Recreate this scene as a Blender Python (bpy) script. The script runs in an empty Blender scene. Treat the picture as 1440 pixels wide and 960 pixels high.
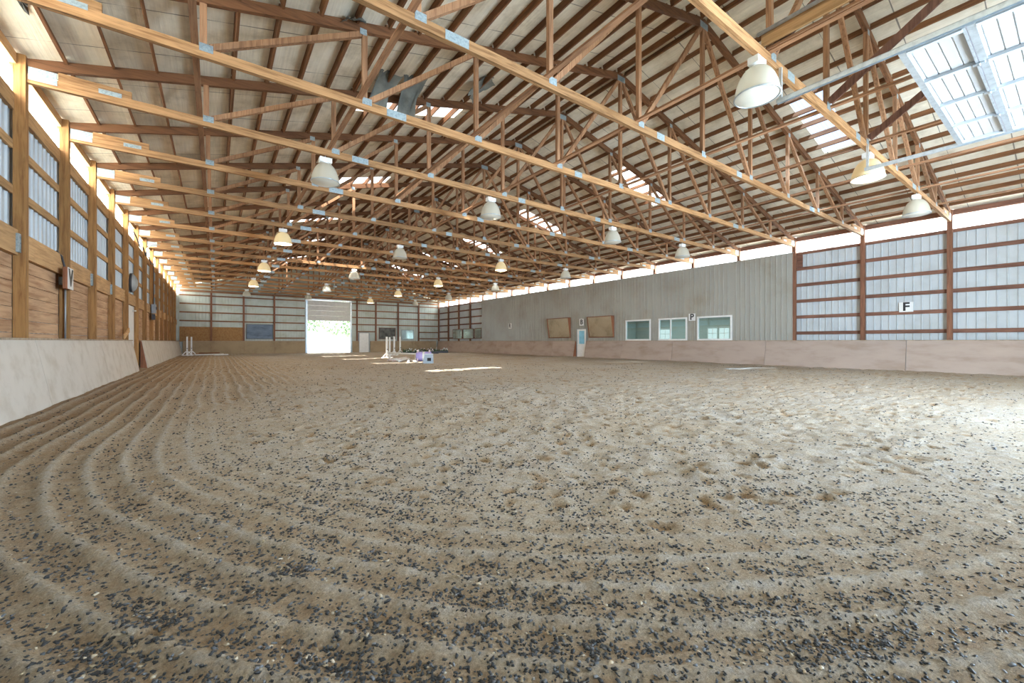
import bpy, bmesh, math, random
import numpy as np
from mathutils import Vector, Matrix

random.seed(7)
RNG = np.random.default_rng(11)
SC = bpy.context.scene
COL = SC.collection

# ------------------------------------------------------------------ layout
H = 1.12                       # eye height
YAW = math.radians(35.66)
FPX = 581.44                   # focal length in pixels of the 1440 wide frame
XL, XR = -2.52, 21.22          # room faces of the side wall posts
XC = (XL + XR) / 2
Y0, S = 2.876, 2.44            # first truss, truss spacing
NB = 17                        # the truss index of the back wall
YB = Y0 + NB * S               # room face of the back wall posts
YF = -4.60                     # front wall (behind the camera)
KT = 1.165                     # top of the kickboards
CZ = 5.45                      # bottom chord centre
SL = 0.25                      # roof slope
ORD = ['first', 'second', 'third', 'fourth', 'fifth', 'sixth', 'seventh', 'eighth', 'ninth', 'tenth', 'eleventh',
       'twelfth', 'thirteenth', 'fourteenth', 'fifteenth', 'sixteenth', 'seventeenth', 'eighteenth', 'nineteenth',
       'twentieth', 'twenty-first', 'twenty-second', 'twenty-third', 'twenty-fourth']


def yk(k):
    return Y0 + k * S


def tcz(x):                    # centre line of the top chords
    return 5.68 + SL * (min(x, 2 * XC - x) - XL)


def roofz(x):                  # underside of the roof covering
    return tcz(x) + 0.185


def project(x, y, z):
    u = x * math.cos(YAW) - y * math.sin(YAW)
    d = x * math.sin(YAW) + y * math.cos(YAW)
    if d < 0.3:
        return None
    return 720 + FPX * u / d, 480 - FPX * (z - H) / d, d


# ------------------------------------------------------------------ mesh helpers
class MB:
    """collects boxes, bars, tubes and lathes into one mesh"""

    def __init__(self):
        self.v, self.f, self.sm = [], [], []

    def add(self, vs, fs, smooth=False):
        n = len(self.v)
        self.v += [tuple(p) for p in vs]
        self.f += [tuple(i + n for i in f) for f in fs]
        self.sm += [smooth] * len(fs)
        return self

    def box(self, x0, x1, y0, y1, z0, z1):
        return self.add([(x0, y0, z0), (x1, y0, z0), (x1, y1, z0), (x0, y1, z0),
                         (x0, y0, z1), (x1, y0, z1), (x1, y1, z1), (x0, y1, z1)],
                        [(3, 2, 1, 0), (4, 5, 6, 7), (0, 1, 5, 4), (1, 2, 6, 5), (2, 3, 7, 6), (3, 0, 4, 7)])

    def cbox(self, c, s, rz=0.0, m=None):
        R = m or Matrix.Rotation(rz, 3, 'Z')
        vs = []
        for dz in (-.5, .5):
            for dx, dy in ((-.5, -.5), (.5, -.5), (.5, .5), (-.5, .5)):
                vs.append(Vector(c) + R @ Vector((dx * s[0], dy * s[1], dz * s[2])))
        return self.add(vs, [(3, 2, 1, 0), (4, 5, 6, 7), (0, 1, 5, 4), (1, 2, 6, 5), (2, 3, 7, 6), (3, 0, 4, 7)])

    def bar(self, p, q, w, h, side=None):
        """a bar from p to q; w along `side`, h across it"""
        p, q = Vector(p), Vector(q)
        a = (q - p).normalized()
        s = Vector(side) if side else Vector((0, 1, 0))
        s = (s - a * s.dot(a)).normalized()
        t = a.cross(s)
        vs = []
        for e in (p, q):
            for i, j in ((-.5, -.5), (.5, -.5), (.5, .5), (-.5, .5)):
                vs.append(e + s * (i * w) + t * (j * h))
        return self.add(vs, [(3, 2, 1, 0), (4, 5, 6, 7), (0, 1, 5, 4), (1, 2, 6, 5), (2, 3, 7, 6), (3, 0, 4, 7)])

    def tube(self, pts, r, n=8, smooth=True):
        pts = [Vector(p) for p in pts]
        vs, fs = [], []
        for i, p in enumerate(pts):
            a = (pts[min(i + 1, len(pts) - 1)] - pts[max(i - 1, 0)]).normalized()
            s = a.cross(Vector((0, 0, 1)))
            if s.length < 1e-3:
                s = a.cross(Vector((0, 1, 0)))
            s.normalize()
            t = a.cross(s)
            for k in range(n):
                b = 2 * math.pi * k / n
                vs.append(p + s * (r * math.cos(b)) + t * (r * math.sin(b)))
        for i in range(len(pts) - 1):
            for k in range(n):
                fs.append((i * n + k, i * n + (k + 1) % n, (i + 1) * n + (k + 1) % n, (i + 1) * n + k))
        m = (len(pts) - 1) * n
        self.add(vs, fs, smooth)
        n0 = len(self.v) - len(vs)
        self.f.append(tuple(n0 + k for k in reversed(range(n))))
        self.f.append(tuple(n0 + m + k for k in range(n)))
        self.sm += [False, False]
        return self

    def lathe(self, prof, c=(0, 0, 0), n=32, flute=0.0, smooth=True, axis='Z'):
        vs, fs = [], []
        for r, z in prof:
            for k in range(n):
                b = 2 * math.pi * k / n
                rr = r + (flute if k % 2 else 0) * min(1, r * 6)
                x, y = rr * math.cos(b), rr * math.sin(b)
                v = (x, y, z) if axis == 'Z' else ((z, x, y) if axis == 'X' else (x, z, y))
                vs.append((c[0] + v[0], c[1] + v[1], c[2] + v[2]))
        for i in range(len(prof) - 1):
            for k in range(n):
                fs.append((i * n + k, i * n + (k + 1) % n, (i + 1) * n + (k + 1) % n, (i + 1) * n + k))
        return self.add(vs, fs, smooth)

    def build(self, name, mat, parent=None):
        me = bpy.data.meshes.new(name)
        me.from_pydata(self.v, [], self.f)
        me.polygons.foreach_set('use_smooth', self.sm)
        if mat:
            me.materials.append(mat)
        me.update()
        o = bpy.data.objects.new(name, me)
        COL.objects.link(o)
        if parent:
            o.parent = parent
        return o


def tag(o, label=None, cat=None, group=None, kind=None):
    if label:
        o['label'] = label
    if cat:
        o['category'] = cat
    if group:
        o['group'] = group
    if kind:
        o['kind'] = kind
    return o


def empty(name, loc=(0, 0, 0)):
    o = bpy.data.objects.new(name, None)
    o.location = loc
    o.empty_display_size = .2
    COL.objects.link(o)
    return o


def copy_tree(o, parent=None):
    c = o.copy()
    COL.objects.link(c)
    c.parent = parent
    for ch in list(o.children):
        copy_tree(ch, c)
    return c


# ------------------------------------------------------------------ materials
def new_mat(name):
    m = bpy.data.materials.new(name)
    m.use_nodes = True
    nt = m.node_tree
    nt.nodes.clear()
    out = nt.nodes.new('ShaderNodeOutputMaterial')
    return m, nt, out


def N(nt, t, **kw):
    n = nt.nodes.new(t)
    for k, v in kw.items():
        if k.startswith('i_'):
            n.inputs[k[2:].replace('_', ' ')].default_value = v
        else:
            setattr(n, k, v)
    return n


def rgb(c):
    return (c[0], c[1], c[2], 1)


def ramp(nt, stops):
    r = nt.nodes.new('ShaderNodeValToRGB')
    e = r.color_ramp.elements
    while len(e) < len(stops):
        e.new(.5)
    for el, (p, c) in zip(e, stops):
        el.position = p
        el.color = rgb(c)
    return r


def coords(nt, scale, jitter=True):
    tc = N(nt, 'ShaderNodeTexCoord')
    src = tc.outputs['Object']
    if jitter:
        oi = N(nt, 'ShaderNodeObjectInfo')
        ml = N(nt, 'ShaderNodeMath', operation='MULTIPLY')
        ml.inputs[1].default_value = 37.0
        nt.links.new(oi.outputs['Random'], ml.inputs[0])
        ad = N(nt, 'ShaderNodeVectorMath', operation='ADD')
        nt.links.new(src, ad.inputs[0])
        nt.links.new(ml.outputs[0], ad.inputs[1])
        src = ad.outputs[0]
    mp = N(nt, 'ShaderNodeMapping')
    mp.inputs['Scale'].default_value = scale
    nt.links.new(src, mp.inputs['Vector'])
    return mp.outputs[0]


def wood(name, light, dark, axis, rough=.72, vary=.22, fine=22.0):
    m, nt, out = new_mat(name)
    sc = [fine] * 3
    sc[axis] = fine / 14
    v = coords(nt, sc)
    n1 = N(nt, 'ShaderNodeTexNoise', i_Scale=1.0, i_Detail=5.0, i_Roughness=.62, i_Distortion=.6)
    nt.links.new(v, n1.inputs['Vector'])
    r = ramp(nt, [(.34, dark), (.53, light), (.70, tuple(min(1, c * 1.18) for c in light))])
    nt.links.new(n1.outputs['Fac'], r.inputs['Fac'])
    v2 = coords(nt, (.9, .9, .9))
    n2 = N(nt, 'ShaderNodeTexNoise', i_Scale=1.1, i_Detail=2.0)
    nt.links.new(v2, n2.inputs['Vector'])
    oi = N(nt, 'ShaderNodeObjectInfo')
    a = N(nt, 'ShaderNodeMath', operation='ADD')
    nt.links.new(n2.outputs['Fac'], a.inputs[0])
    nt.links.new(oi.outputs['Random'], a.inputs[1])
    mr = N(nt, 'ShaderNodeMapRange')
    mr.inputs['From Min'].default_value = .3
    mr.inputs['From Max'].default_value = 1.6
    mr.inputs['To Min'].default_value = 1 - vary
    mr.inputs['To Max'].default_value = 1 + vary
    nt.links.new(a.outputs[0], mr.inputs['Value'])
    hs = N(nt, 'ShaderNodeHueSaturation')
    nt.links.new(r.outputs['Color'], hs.inputs['Color'])
    nt.links.new(mr.outputs[0], hs.inputs['Value'])
    b = N(nt, 'ShaderNodeBsdfPrincipled', i_Roughness=rough)
    b.inputs['Specular IOR Level'].default_value = .3
    nt.links.new(hs.outputs['Color'], b.inputs['Base Color'])
    bp = N(nt, 'ShaderNodeBump', i_Strength=.25, i_Distance=.004)
    nt.links.new(n1.outputs['Fac'], bp.inputs['Height'])
    nt.links.new(bp.outputs[0], b.inputs['Normal'])
    nt.links.new(b.outputs[0], out.inputs['Surface'])
    return m


def plain(name, c, rough=.5, metal=0.0, var=.08, scale=3.0, bump=0.0, stretch=(1, 1, 1), dirt=None, spec=.4):
    m, nt, out = new_mat(name)
    v = coords(nt, stretch)
    n1 = N(nt, 'ShaderNodeTexNoise', i_Scale=scale, i_Detail=6.0, i_Roughness=.6)
    nt.links.new(v, n1.inputs['Vector'])
    lo = dirt if dirt else tuple(x * (1 - var * 2) for x in c)
    hi = tuple(min(1, x * (1 + var)) for x in c)
    r = ramp(nt, [(.3, lo), (.52, c), (.75, hi)])
    nt.links.new(n1.outputs['Fac'], r.inputs['Fac'])
    b = N(nt, 'ShaderNodeBsdfPrincipled', i_Roughness=rough, i_Metallic=metal)
    b.inputs['Specular IOR Level'].default_value = spec
    nt.links.new(r.outputs['Color'], b.inputs['Base Color'])
    if bump:
        bp = N(nt, 'ShaderNodeBump', i_Strength=bump, i_Distance=.01)
        nt.links.new(n1.outputs['Fac'], bp.inputs['Height'])
        nt.links.new(bp.outputs[0], b.inputs['Normal'])
    nt.links.new(b.outputs[0], out.inputs['Surface'])
    return m


def sheet(name, clear, tint, frac):
    """translucent plastic sheet: partly see-through, partly scattering"""
    m, nt, out = new_mat(name)
    t = N(nt, 'ShaderNodeBsdfTransparent')
    t.inputs[0].default_value = rgb(clear)
    d = N(nt, 'ShaderNodeBsdfTranslucent')
    d.inputs[0].default_value = rgb(tint)
    x = N(nt, 'ShaderNodeMixShader')
    x.inputs[0].default_value = frac
    nt.links.new(t.outputs[0], x.inputs[1])
    nt.links.new(d.outputs[0], x.inputs[2])
    nt.links.new(x.outputs[0], out.inputs['Surface'])
    return m


def window_glass(name, tint, gloss=.12):
    m, nt, out = new_mat(name)
    t = N(nt, 'ShaderNodeBsdfTransparent')
    t.inputs[0].default_value = rgb(tint)
    g = N(nt, 'ShaderNodeBsdfGlossy', i_Roughness=.03)
    g.inputs[0].default_value = (.9, .95, 1, 1)
    x = N(nt, 'ShaderNodeMixShader')
    x.inputs[0].default_value = gloss
    nt.links.new(t.outputs[0], x.inputs[1])
    nt.links.new(g.outputs[0], x.inputs[2])
    nt.links.new(x.outputs[0], out.inputs['Surface'])
    return m


def glow(name, base, col, power):
    m, nt, out = new_mat(name)
    b = N(nt, 'ShaderNodeBsdfPrincipled', i_Roughness=.35)
    b.inputs['Base Color'].default_value = rgb(base)
    b.inputs['Emission Color'].default_value = rgb(col)
    b.inputs['Emission Strength'].default_value = power
    nt.links.new(b.outputs[0], out.inputs['Surface'])
    return m


def floor_mat():
    m, nt, out = new_mat('arena sand')
    L = nt.links.new
    v = coords(nt, (1, 1, 1), False)
    at = N(nt, 'ShaderNodeAttribute', attribute_name='damp')
    n0 = N(nt, 'ShaderNodeTexNoise', i_Scale=11.0, i_Detail=9.0, i_Roughness=.75)
    L(v, n0.inputs['Vector'])
    n1 = N(nt, 'ShaderNodeTexNoise', i_Scale=70.0, i_Detail=7.0, i_Roughness=.8)
    L(v, n1.inputs['Vector'])
    n2 = N(nt, 'ShaderNodeTexNoise', i_Scale=.45, i_Detail=3.0)
    L(v, n2.inputs['Vector'])
    a = N(nt, 'ShaderNodeMath', operation='MULTIPLY_ADD')     # damp + noise
    L(n0.outputs['Fac'], a.inputs[0])
    a.inputs[1].default_value = .9
    L(at.outputs['Fac'], a.inputs[2])
    a2 = N(nt, 'ShaderNodeMath', operation='MULTIPLY_ADD')
    L(n2.outputs['Fac'], a2.inputs[0])
    a2.inputs[1].default_value = .35
    L(a.outputs[0], a2.inputs[2])
    r = ramp(nt, [(.45, DRY), (.70, MID), (1.0, DAMP)])
    L(a2.outputs[0], r.inputs['Fac'])
    # grains
    g = N(nt, 'ShaderNodeMapRange')
    g.inputs['From Min'].default_value = .28
    g.inputs['From Max'].default_value = .72
    g.inputs['To Min'].default_value = .45
    g.inputs['To Max'].default_value = 1.6
    L(n1.outputs['Fac'], g.inputs['Value'])
    hs = N(nt, 'ShaderNodeHueSaturation')
    L(r.outputs['Color'], hs.inputs['Color'])
    L(g.outputs[0], hs.inputs['Value'])
    # dark chips lying in the sand, too small or far off to be modelled
    vo = N(nt, 'ShaderNodeTexVoronoi', i_Scale=44.0)
    L(v, vo.inputs['Vector'])
    n3 = N(nt, 'ShaderNodeTexNoise', i_Scale=3.0, i_Detail=4.0, i_Roughness=.7)
    L(v, n3.inputs['Vector'])
    th = N(nt, 'ShaderNodeMapRange')
    th.inputs['From Min'].default_value = .40
    th.inputs['From Max'].default_value = .66
    th.inputs['To Min'].default_value = .0
    th.inputs['To Max'].default_value = .27
    L(n3.outputs['Fac'], th.inputs['Value'])
    lt = N(nt, 'ShaderNodeMath', operation='LESS_THAN')
    L(vo.outputs['Distance'], lt.inputs[0])
    L(th.outputs[0], lt.inputs[1])
    mx = N(nt, 'ShaderNodeMixRGB')
    ml = N(nt, 'ShaderNodeMath', operation='MULTIPLY')
    L(lt.outputs[0], ml.inputs[0])
    ml.inputs[1].default_value = .8
    L(ml.outputs[0], mx.inputs['Fac'])
    L(hs.outputs['Color'], mx.inputs['Color1'])
    mx.inputs['Color2'].default_value = (.06, .058, .06, 1)
    b = N(nt, 'ShaderNodeBsdfPrincipled', i_Roughness=.85)
    b.inputs['Specular IOR Level'].default_value = .35
    L(mx.outputs[0], b.inputs['Base Color'])
    ad = N(nt, 'ShaderNodeMath', operation='MULTIPLY_ADD')
    L(n1.outputs['Fac'], ad.inputs[0])
    ad.inputs[1].default_value = .45
    L(n0.outputs['Fac'], ad.inputs[2])
    bp = N(nt, 'ShaderNodeBump', i_Strength=.9, i_Distance=.05)
    L(ad.outputs[0], bp.inputs['Height'])
    L(bp.outputs[0], b.inputs['Normal'])
    L(b.outputs[0], out.inputs['Surface'])
    return m


def chip_mat():
    m, nt, out = new_mat('chips')
    g = N(nt, 'ShaderNodeNewGeometry')
    r = ramp(nt, [(0, (.012, .013, .015)), (.6, (.026, .028, .031)), (.84, (.075, .08, .088)), (.93, (.17, .18, .20)), (.965, (.34, .27, .17)), (1, (.5, .43, .33))])
    r.color_ramp.interpolation = 'LINEAR'
    nt.links.new(g.outputs['Random Per Island'], r.inputs['Fac'])
    b = N(nt, 'ShaderNodeBsdfPrincipled', i_Roughness=.55)
    nt.links.new(r.outputs['Color'], b.inputs['Base Color'])
    nt.links.new(b.outputs[0], out.inputs['Surface'])
    return m


def insulation_mat():
    m, nt, out = new_mat('roof insulation')
    L = nt.links.new
    v = coords(nt, (1, 1, 1), False)
    n = N(nt, 'ShaderNodeTexNoise', i_Scale=1.6, i_Detail=6.0, i_Roughness=.65)
    L(v, n.inputs['Vector'])
    r = ramp(nt, [(.3, (.58, .51, .38)), (.5, (.80, .73, .585)), (.75, (.89, .83, .70))])
    L(n.outputs['Fac'], r.inputs['Fac'])
    v2 = coords(nt, (26, 1.2, 1), False)          # fine wrinkles along the building
    n2 = N(nt, 'ShaderNodeTexNoise', i_Scale=1.0, i_Detail=3.0)
    L(v2, n2.inputs['Vector'])
    g = N(nt, 'ShaderNodeMapRange')
    g.inputs['To Min'].default_value = .78
    g.inputs['To Max'].default_value = 1.15
    L(n2.outputs['Fac'], g.inputs['Value'])
    sp = N(nt, 'ShaderNodeSeparateXYZ')
    L(v, sp.inputs[0])
    md = N(nt, 'ShaderNodeMath', operation='PINGPONG')   # joints across the building
    L(sp.outputs['Y'], md.inputs[0])
    md.inputs[1].default_value = .61
    wob = N(nt, 'ShaderNodeTexNoise', i_Scale=1.3, i_Detail=2.0)
    L(v, wob.inputs['Vector'])
    ad = N(nt, 'ShaderNodeMath', operation='MULTIPLY_ADD')
    L(wob.outputs['Fac'], ad.inputs[0])
    ad.inputs[1].default_value = .035
    L(md.outputs[0], ad.inputs[2])
    lt = N(nt, 'ShaderNodeMath', operation='LESS_THAN')
    L(ad.outputs[0], lt.inputs[0])
    lt.inputs[1].default_value = .026
    hs = N(nt, 'ShaderNodeHueSaturation')
    L(r.outputs['Color'], hs.inputs['Color'])
    L(g.outputs[0], hs.inputs['Value'])
    mx = N(nt, 'ShaderNodeMixRGB')
    ml = N(nt, 'ShaderNodeMath', operation='MULTIPLY')
    L(lt.outputs[0], ml.inputs[0])
    ml.inputs[1].default_value = .75
    L(ml.outputs[0], mx.inputs['Fac'])
    L(hs.outputs['Color'], mx.inputs['Color1'])
    mx.inputs['Color2'].default_value = (.07, .06, .05, 1)
    b = N(nt, 'ShaderNodeBsdfPrincipled', i_Roughness=.75)
    L(mx.outputs[0], b.inputs['Base Color'])
    bp = N(nt, 'ShaderNodeBump', i_Strength=.4, i_Distance=.02)
    L(n2.outputs['Fac'], bp.inputs['Height'])
    L(bp.outputs[0], b.inputs['Normal'])
    L(b.outputs[0], out.inputs['Surface'])
    return m


DRY = (.455, .418, .37)
MID = (.41, .33, .235)
DAMP = (.30, .19, .098)
M = dict(
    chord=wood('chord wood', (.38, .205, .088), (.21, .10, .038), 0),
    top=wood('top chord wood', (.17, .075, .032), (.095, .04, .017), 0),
    web=wood('web wood', (.33, .175, .09), (.19, .09, .042), 2),
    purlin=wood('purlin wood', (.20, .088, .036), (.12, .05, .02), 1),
    brace=wood('brace wood', (.36, .19, .10), (.21, .10, .05), 1),
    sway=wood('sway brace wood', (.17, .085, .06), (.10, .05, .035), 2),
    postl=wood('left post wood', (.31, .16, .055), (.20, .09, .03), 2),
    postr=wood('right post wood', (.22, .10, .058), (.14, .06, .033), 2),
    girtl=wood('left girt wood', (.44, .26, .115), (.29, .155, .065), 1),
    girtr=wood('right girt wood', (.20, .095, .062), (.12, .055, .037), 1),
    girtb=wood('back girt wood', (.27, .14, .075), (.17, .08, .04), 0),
    plank=wood('plank wood', (.47, .29, .165), (.31, .16, .08), 1, fine=13),
    rail=wood('rail wood', (.50, .30, .14), (.36, .20, .085), 1),
    osb=plain('brown board', (.34, .19, .075), .8, var=.25, scale=9, dirt=(.28, .13, .045)),
    kickl=plain('pale plywood', (.62, .56, .485), .65, var=.05, scale=2.2, dirt=(.50, .43, .345), spec=.3),
    kickr=plain('tan plywood', (.43, .34, .285), .65, var=.08, scale=1.3, dirt=(.34, .25, .19), stretch=(1, .6, 2), spec=.3),
    kickb=plain('brown plywood', (.36, .27, .165), .75, var=.1, scale=1.3, dirt=(.28, .20, .12)),
    edge=plain('kickboard cap', (.40, .31, .22), .8, var=.2, scale=8),
    cheek=wood('cheek wood', (.30, .12, .06), (.2, .075, .035), 2),
    siding=plain('white siding', (.50, .535, .55), .42, var=.05, scale=1.2, dirt=(.43, .455, .455)),
    sidingb=plain('pale siding', (.52, .57, .53), .45, var=.05, scale=1.2, dirt=(.44, .47, .39)),
    liner=plain('grey liner', (.345, .34, .30), .32, var=.05, scale=.55, dirt=(.29, .265, .21), spec=.5),
    galv=plain('galvanised', (.62, .68, .72), .38, .75, var=.1, scale=14),
    plate=plain('plate steel', (.34, .41, .43), .5, .35, var=.18, scale=30),
    steel=plain('grey steel', (.33, .35, .37), .45, .5, var=.1, scale=6),
    dish=plain('dull grey dish', (.36, .39, .40), .6, .2),
    dark=plain('dark metal', (.06, .06, .065), .5, .3),
    doorw=plain('white door sheet', (.44, .45, .455), .4, var=.03, scale=2),
    doorg=plain('door grey rib', (.48, .51, .53), .45, .2, var=.05),
    doorlilac=plain('door joint strip', (.56, .54, .60), .5, .1, var=.05),
    white=plain('white paint', (.82, .82, .80), .4, var=.04, scale=4),
    offwhite=plain('off white paint', (.66, .65, .62), .5, var=.06, scale=4),
    black=plain('black paint', (.02, .02, .022), .5),
    flap=plain('foil flap', (.19, .20, .18), .5, .1, var=.2, scale=3),
    hole=plain('torn edge', (.05, .05, .045), .8, var=.3, scale=9),
    clere=sheet('clerestory sheet', (.92, .96, .97), (.9, .95, .95), .5),
    sky=sheet('skylight sheet', (.93, .96, 1.0), (.95, .97, 1.0), .38),
    sky3=sheet('blue tinted skylight sheet', (.24, .38, .62), (.95, .97, 1.0), .10),  # blue tint put in to deepen the sky and dim its sun patch
    sky2=sheet('diffuse skylight sheet', (.80, .88, 1.0), (.95, .97, 1.0), .88),  # extra scatter put in to weaken the sun patches below
    glass=window_glass('viewing glass', (.70, .82, .81), .16),
    glassb=plain('blue door glass', (.30, .62, .78), .12, var=.1),
    mirror=plain('dusty mirror', (.74, .70, .60), .16, .92, var=.12, scale=1.4, dirt=(.50, .45, .34)),
    mirrorb=plain('blue mirror', (.085, .11, .145), .4, .15, var=.3, scale=1.6, stretch=(1, 1, 2.5)),
    mirrorg=plain('green mirror', (.60, .68, .63), .12, .9, var=.15, scale=1.5),
    mirrord=plain('dark mirror', (.13, .125, .11), .3, .6, var=.3, scale=3),
    room=plain('viewing room', (.40, .46, .45), .8, var=.05),
    dome=None, lens=None,
    purple=plain('purple plastic', (.42, .36, .72), .4, var=.06),
    bluegrey=plain('blue grey paint', (.42, .50, .58), .5, var=.06),
    pinkish=plain('pale pink paint', (.80, .66, .66), .5, var=.06),
    polebrown=wood('brown pole', (.33, .15, .06), (.2, .09, .04), 0),
    leaf=plain('leaves', (.05, .10, .04), .7, var=.4, scale=12),
    tree=plain('tree leaves', (.20, .33, .17), .75, var=.3, scale=2.5),
    bark=plain('bark', (.2, .14, .09), .9, var=.3, scale=8),
    grass=plain('outside gravel', (.66, .66, .60), .9, var=.1, scale=1.2),
    chips=chip_mat(),
    insul=insulation_mat(),
)
M['sand'] = floor_mat()


def dome_mat():
    m, nt, out = new_mat('prismatic dome')
    b = N(nt, 'ShaderNodeBsdfPrincipled', i_Roughness=.25)
    b.inputs['Base Color'].default_value = (.66, .62, .52, 1)
    t = N(nt, 'ShaderNodeBsdfTranslucent')
    t.inputs[0].default_value = (.85, .82, .74, 1)
    x = N(nt, 'ShaderNodeMixShader')
    x.inputs[0].default_value = .5
    nt.links.new(b.outputs[0], x.inputs[1])
    nt.links.new(t.outputs[0], x.inputs[2])
    nt.links.new(x.outputs[0], out.inputs['Surface'])
    return m


M['dome'] = dome_mat()
M['lens'] = plain('pale lens', (.80, .78, .68), .3, var=.03)
M['lit'] = glow('lit lens', (.9, .85, .7), (1.0, .72, .38), 5.0)
M['domelit'] = glow('lit dome', (.55, .45, .26), (1.0, .70, .34), .22)

# ------------------------------------------------------------------ floor
def value_noise(x, y, seed):
    xi, yi = np.floor(x).astype(np.int64), np.floor(y).astype(np.int64)
    fx, fy = x - xi, y - yi
    fx, fy = fx * fx * (3 - 2 * fx), fy * fy * (3 - 2 * fy)

    def h(a, b):
        n = (a * 374761393 + b * 668265263 + seed * 974634777) & 0xffffffff
        n = ((n ^ (n >> 13)) * 1274126177) & 0xffffffff
        return ((n ^ (n >> 16)) & 0xffff) / 65535.0
    return (h(xi, yi) * (1 - fx) + h(xi + 1, yi) * fx) * (1 - fy) + (h(xi, yi + 1) * (1 - fx) + h(xi + 1, yi + 1) * fx) * fy


def track_t(x, y):
    """distance inwards from the rail that the harrow followed round the corner"""
    cx, cy, r = 5.2, 5.9, 7.7
    dx, dy = np.minimum(x - cx, 0), np.minimum(y - cy, 0)
    return np.where((dx < 0) | (dy < 0), r - np.hypot(dx, dy), r + np.minimum(x - cx, y - cy))


PITS = []
def make_pits():
    n = 8000
    px = RNG.uniform(-2, 21, n)
    py = RNG.uniform(.5, 30, n) ** 1.0
    t = track_t(px, py)
    keep = (t > 2.6) | (RNG.uniform(0, 1, n) < .05)
    for a, b in zip(px[keep], py[keep]):
        PITS.append((a, b, RNG.uniform(.045, .085), RNG.uniform(.010, .026), RNG.uniform(0, math.pi)))


def floor_height(x, y):
    t = track_t(x, y)
    wob = (value_noise(x * .9, y * .9, 3) - .5) * .10
    tt = t + wob
    per = .235
    ph = (tt / per) % 1.0
    groove = np.exp(-((ph - .5) / .135) ** 2)                 # ridges between the tines
    idx = np.floor(tt / per)
    amp = (1 - .45 * np.clip((y - 9) / 6, 0, 1)) * (.008 + .032 * ((idx * 7919 % 11) / 11.0))
    lim = 2.9 + 2.2 * np.clip((y - 8) / 6, 0, 1) - 2.4 * np.clip((x - 2.5) / 3, 0, 1)
    fade = np.clip((lim - t) / 1.0, .07, 1) * np.clip((t + .2) / .5, 0, 1)
    z = groove * amp * fade
    z += (value_noise(x * 3.1, y * 3.1, 5) - .5) * .018
    z += (value_noise(x * 8.3, y * 8.3, 6) - .5) * .016
    z += (value_noise(x * 21, y * 21, 7) - .5) * .010
    z += (value_noise(x * .55, y * .55, 8) - .5) * .03
    inner = np.clip((t - 2.3) / 1.2, 0, 1)
    z += inner * (value_noise(x * 5.2, y * 5.2, 9) - .5) * .032
    z += .05 * np.clip((-1.75 - x) / .7, 0, 1) ** 2 + .04 * np.clip((x - 20.3) / .7, 0, 1) ** 2   # sand heaped along the boards
    damp = .10 * (1 - groove) * fade + .17 * np.clip((2.6 - t) / 2.0, 0, 1) - .16 * groove * fade
    return z, damp


def graded(a, b, lo, hi, s0, s1, g=1.05):
    out = [lo]
    while out[-1] < hi:
        out.append(out[-1] + s0)
    s, v = s0, out[-1]
    while v < b:
        s = min(s1, s * g)
        v += s
        out.append(min(v, b))
    s, v = s0, lo
    pre = []
    while v > a:
        s = min(s1, s * g)
        v -= s
        pre.append(max(v, a))
    return np.array(pre[::-1] + out)


make_pits()
xs = graded(XL - .15, XR + .1, -2.3, 6.5, .030, .16)
ys = graded(YF, YB + .15, .2, 6.6, .030, .26)
GX, GY = np.meshgrid(xs, ys)
GZ, GD = floor_height(GX, GY)
for (a, b, r, dp, ang) in PITS:
    R = r * 3.2
    i0, i1 = np.searchsorted(xs, a - R), np.searchsorted(xs, a + R)
    j0, j1 = np.searchsorted(ys, b - R), np.searchsorted(ys, b + R)
    if i1 - i0 < 2 or j1 - j0 < 2:
        continue
    X, Y = GX[j0:j1, i0:i1] - a, GY[j0:j1, i0:i1] - b
    u = X * math.cos(ang) + Y * math.sin(ang)
    w = (-X * math.sin(ang) + Y * math.cos(ang)) * 1.5
    q = np.sqrt(u * u + w * w) / r * (1 + .22 * np.sin(3 * np.arctan2(w, u) + a * 9)) + .35 * (value_noise(X * 22 + a * 50, Y * 22, 31) - .5)
    q = np.abs(q)
    GZ[j0:j1, i0:i1] += -dp * np.exp(-q ** 4) + dp * .45 * np.exp(-((q - 1.45) / .35) ** 2)
    GD[j0:j1, i0:i1] += .30 * np.exp(-(q / .95) ** 4)
ny, nx = GX.shape
vv = np.stack([GX, GY, GZ], -1).reshape(-1, 3)
ii = np.arange(ny * nx).reshape(ny, nx)
qq = np.stack([ii[:-1, :-1], ii[:-1, 1:], ii[1:, 1:], ii[1:, :-1]], -1).reshape(-1, 4)
me = bpy.data.meshes.new('floor')
me.vertices.add(len(vv))
me.vertices.foreach_set('co', vv.ravel())
me.loops.add(qq.size)
me.loops.foreach_set('vertex_index', qq.ravel())
me.polygons.add(len(qq))
me.polygons.foreach_set('loop_start', np.arange(0, qq.size, 4))
me.polygons.foreach_set('use_smooth', np.ones(len(qq), bool))
me.update(calc_edges=True)
at = me.attributes.new('damp', 'FLOAT', 'POINT')
at.data.foreach_set('value', GD.ravel().astype(np.float32))
me.materials.append(M['sand'])
fl = bpy.data.objects.new('floor', me)
COL.objects.link(fl)
tag(fl, 'raked sand riding floor with curved harrow tracks and hoof prints', kind='structure')


def ground_z(px, py):
    i = np.clip(np.searchsorted(xs, px) - 1, 0, nx - 2)
    j = np.clip(np.searchsorted(ys, py) - 1, 0, ny - 2)
    fx = (px - xs[i]) / (xs[i + 1] - xs[i])
    fy = (py - ys[j]) / (ys[j + 1] - ys[j])
    return (GZ[j, i] * (1 - fx) + GZ[j, i + 1] * fx) * (1 - fy) + (GZ[j + 1, i] * (1 - fx) + GZ[j + 1, i + 1] * fx) * fy


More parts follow.
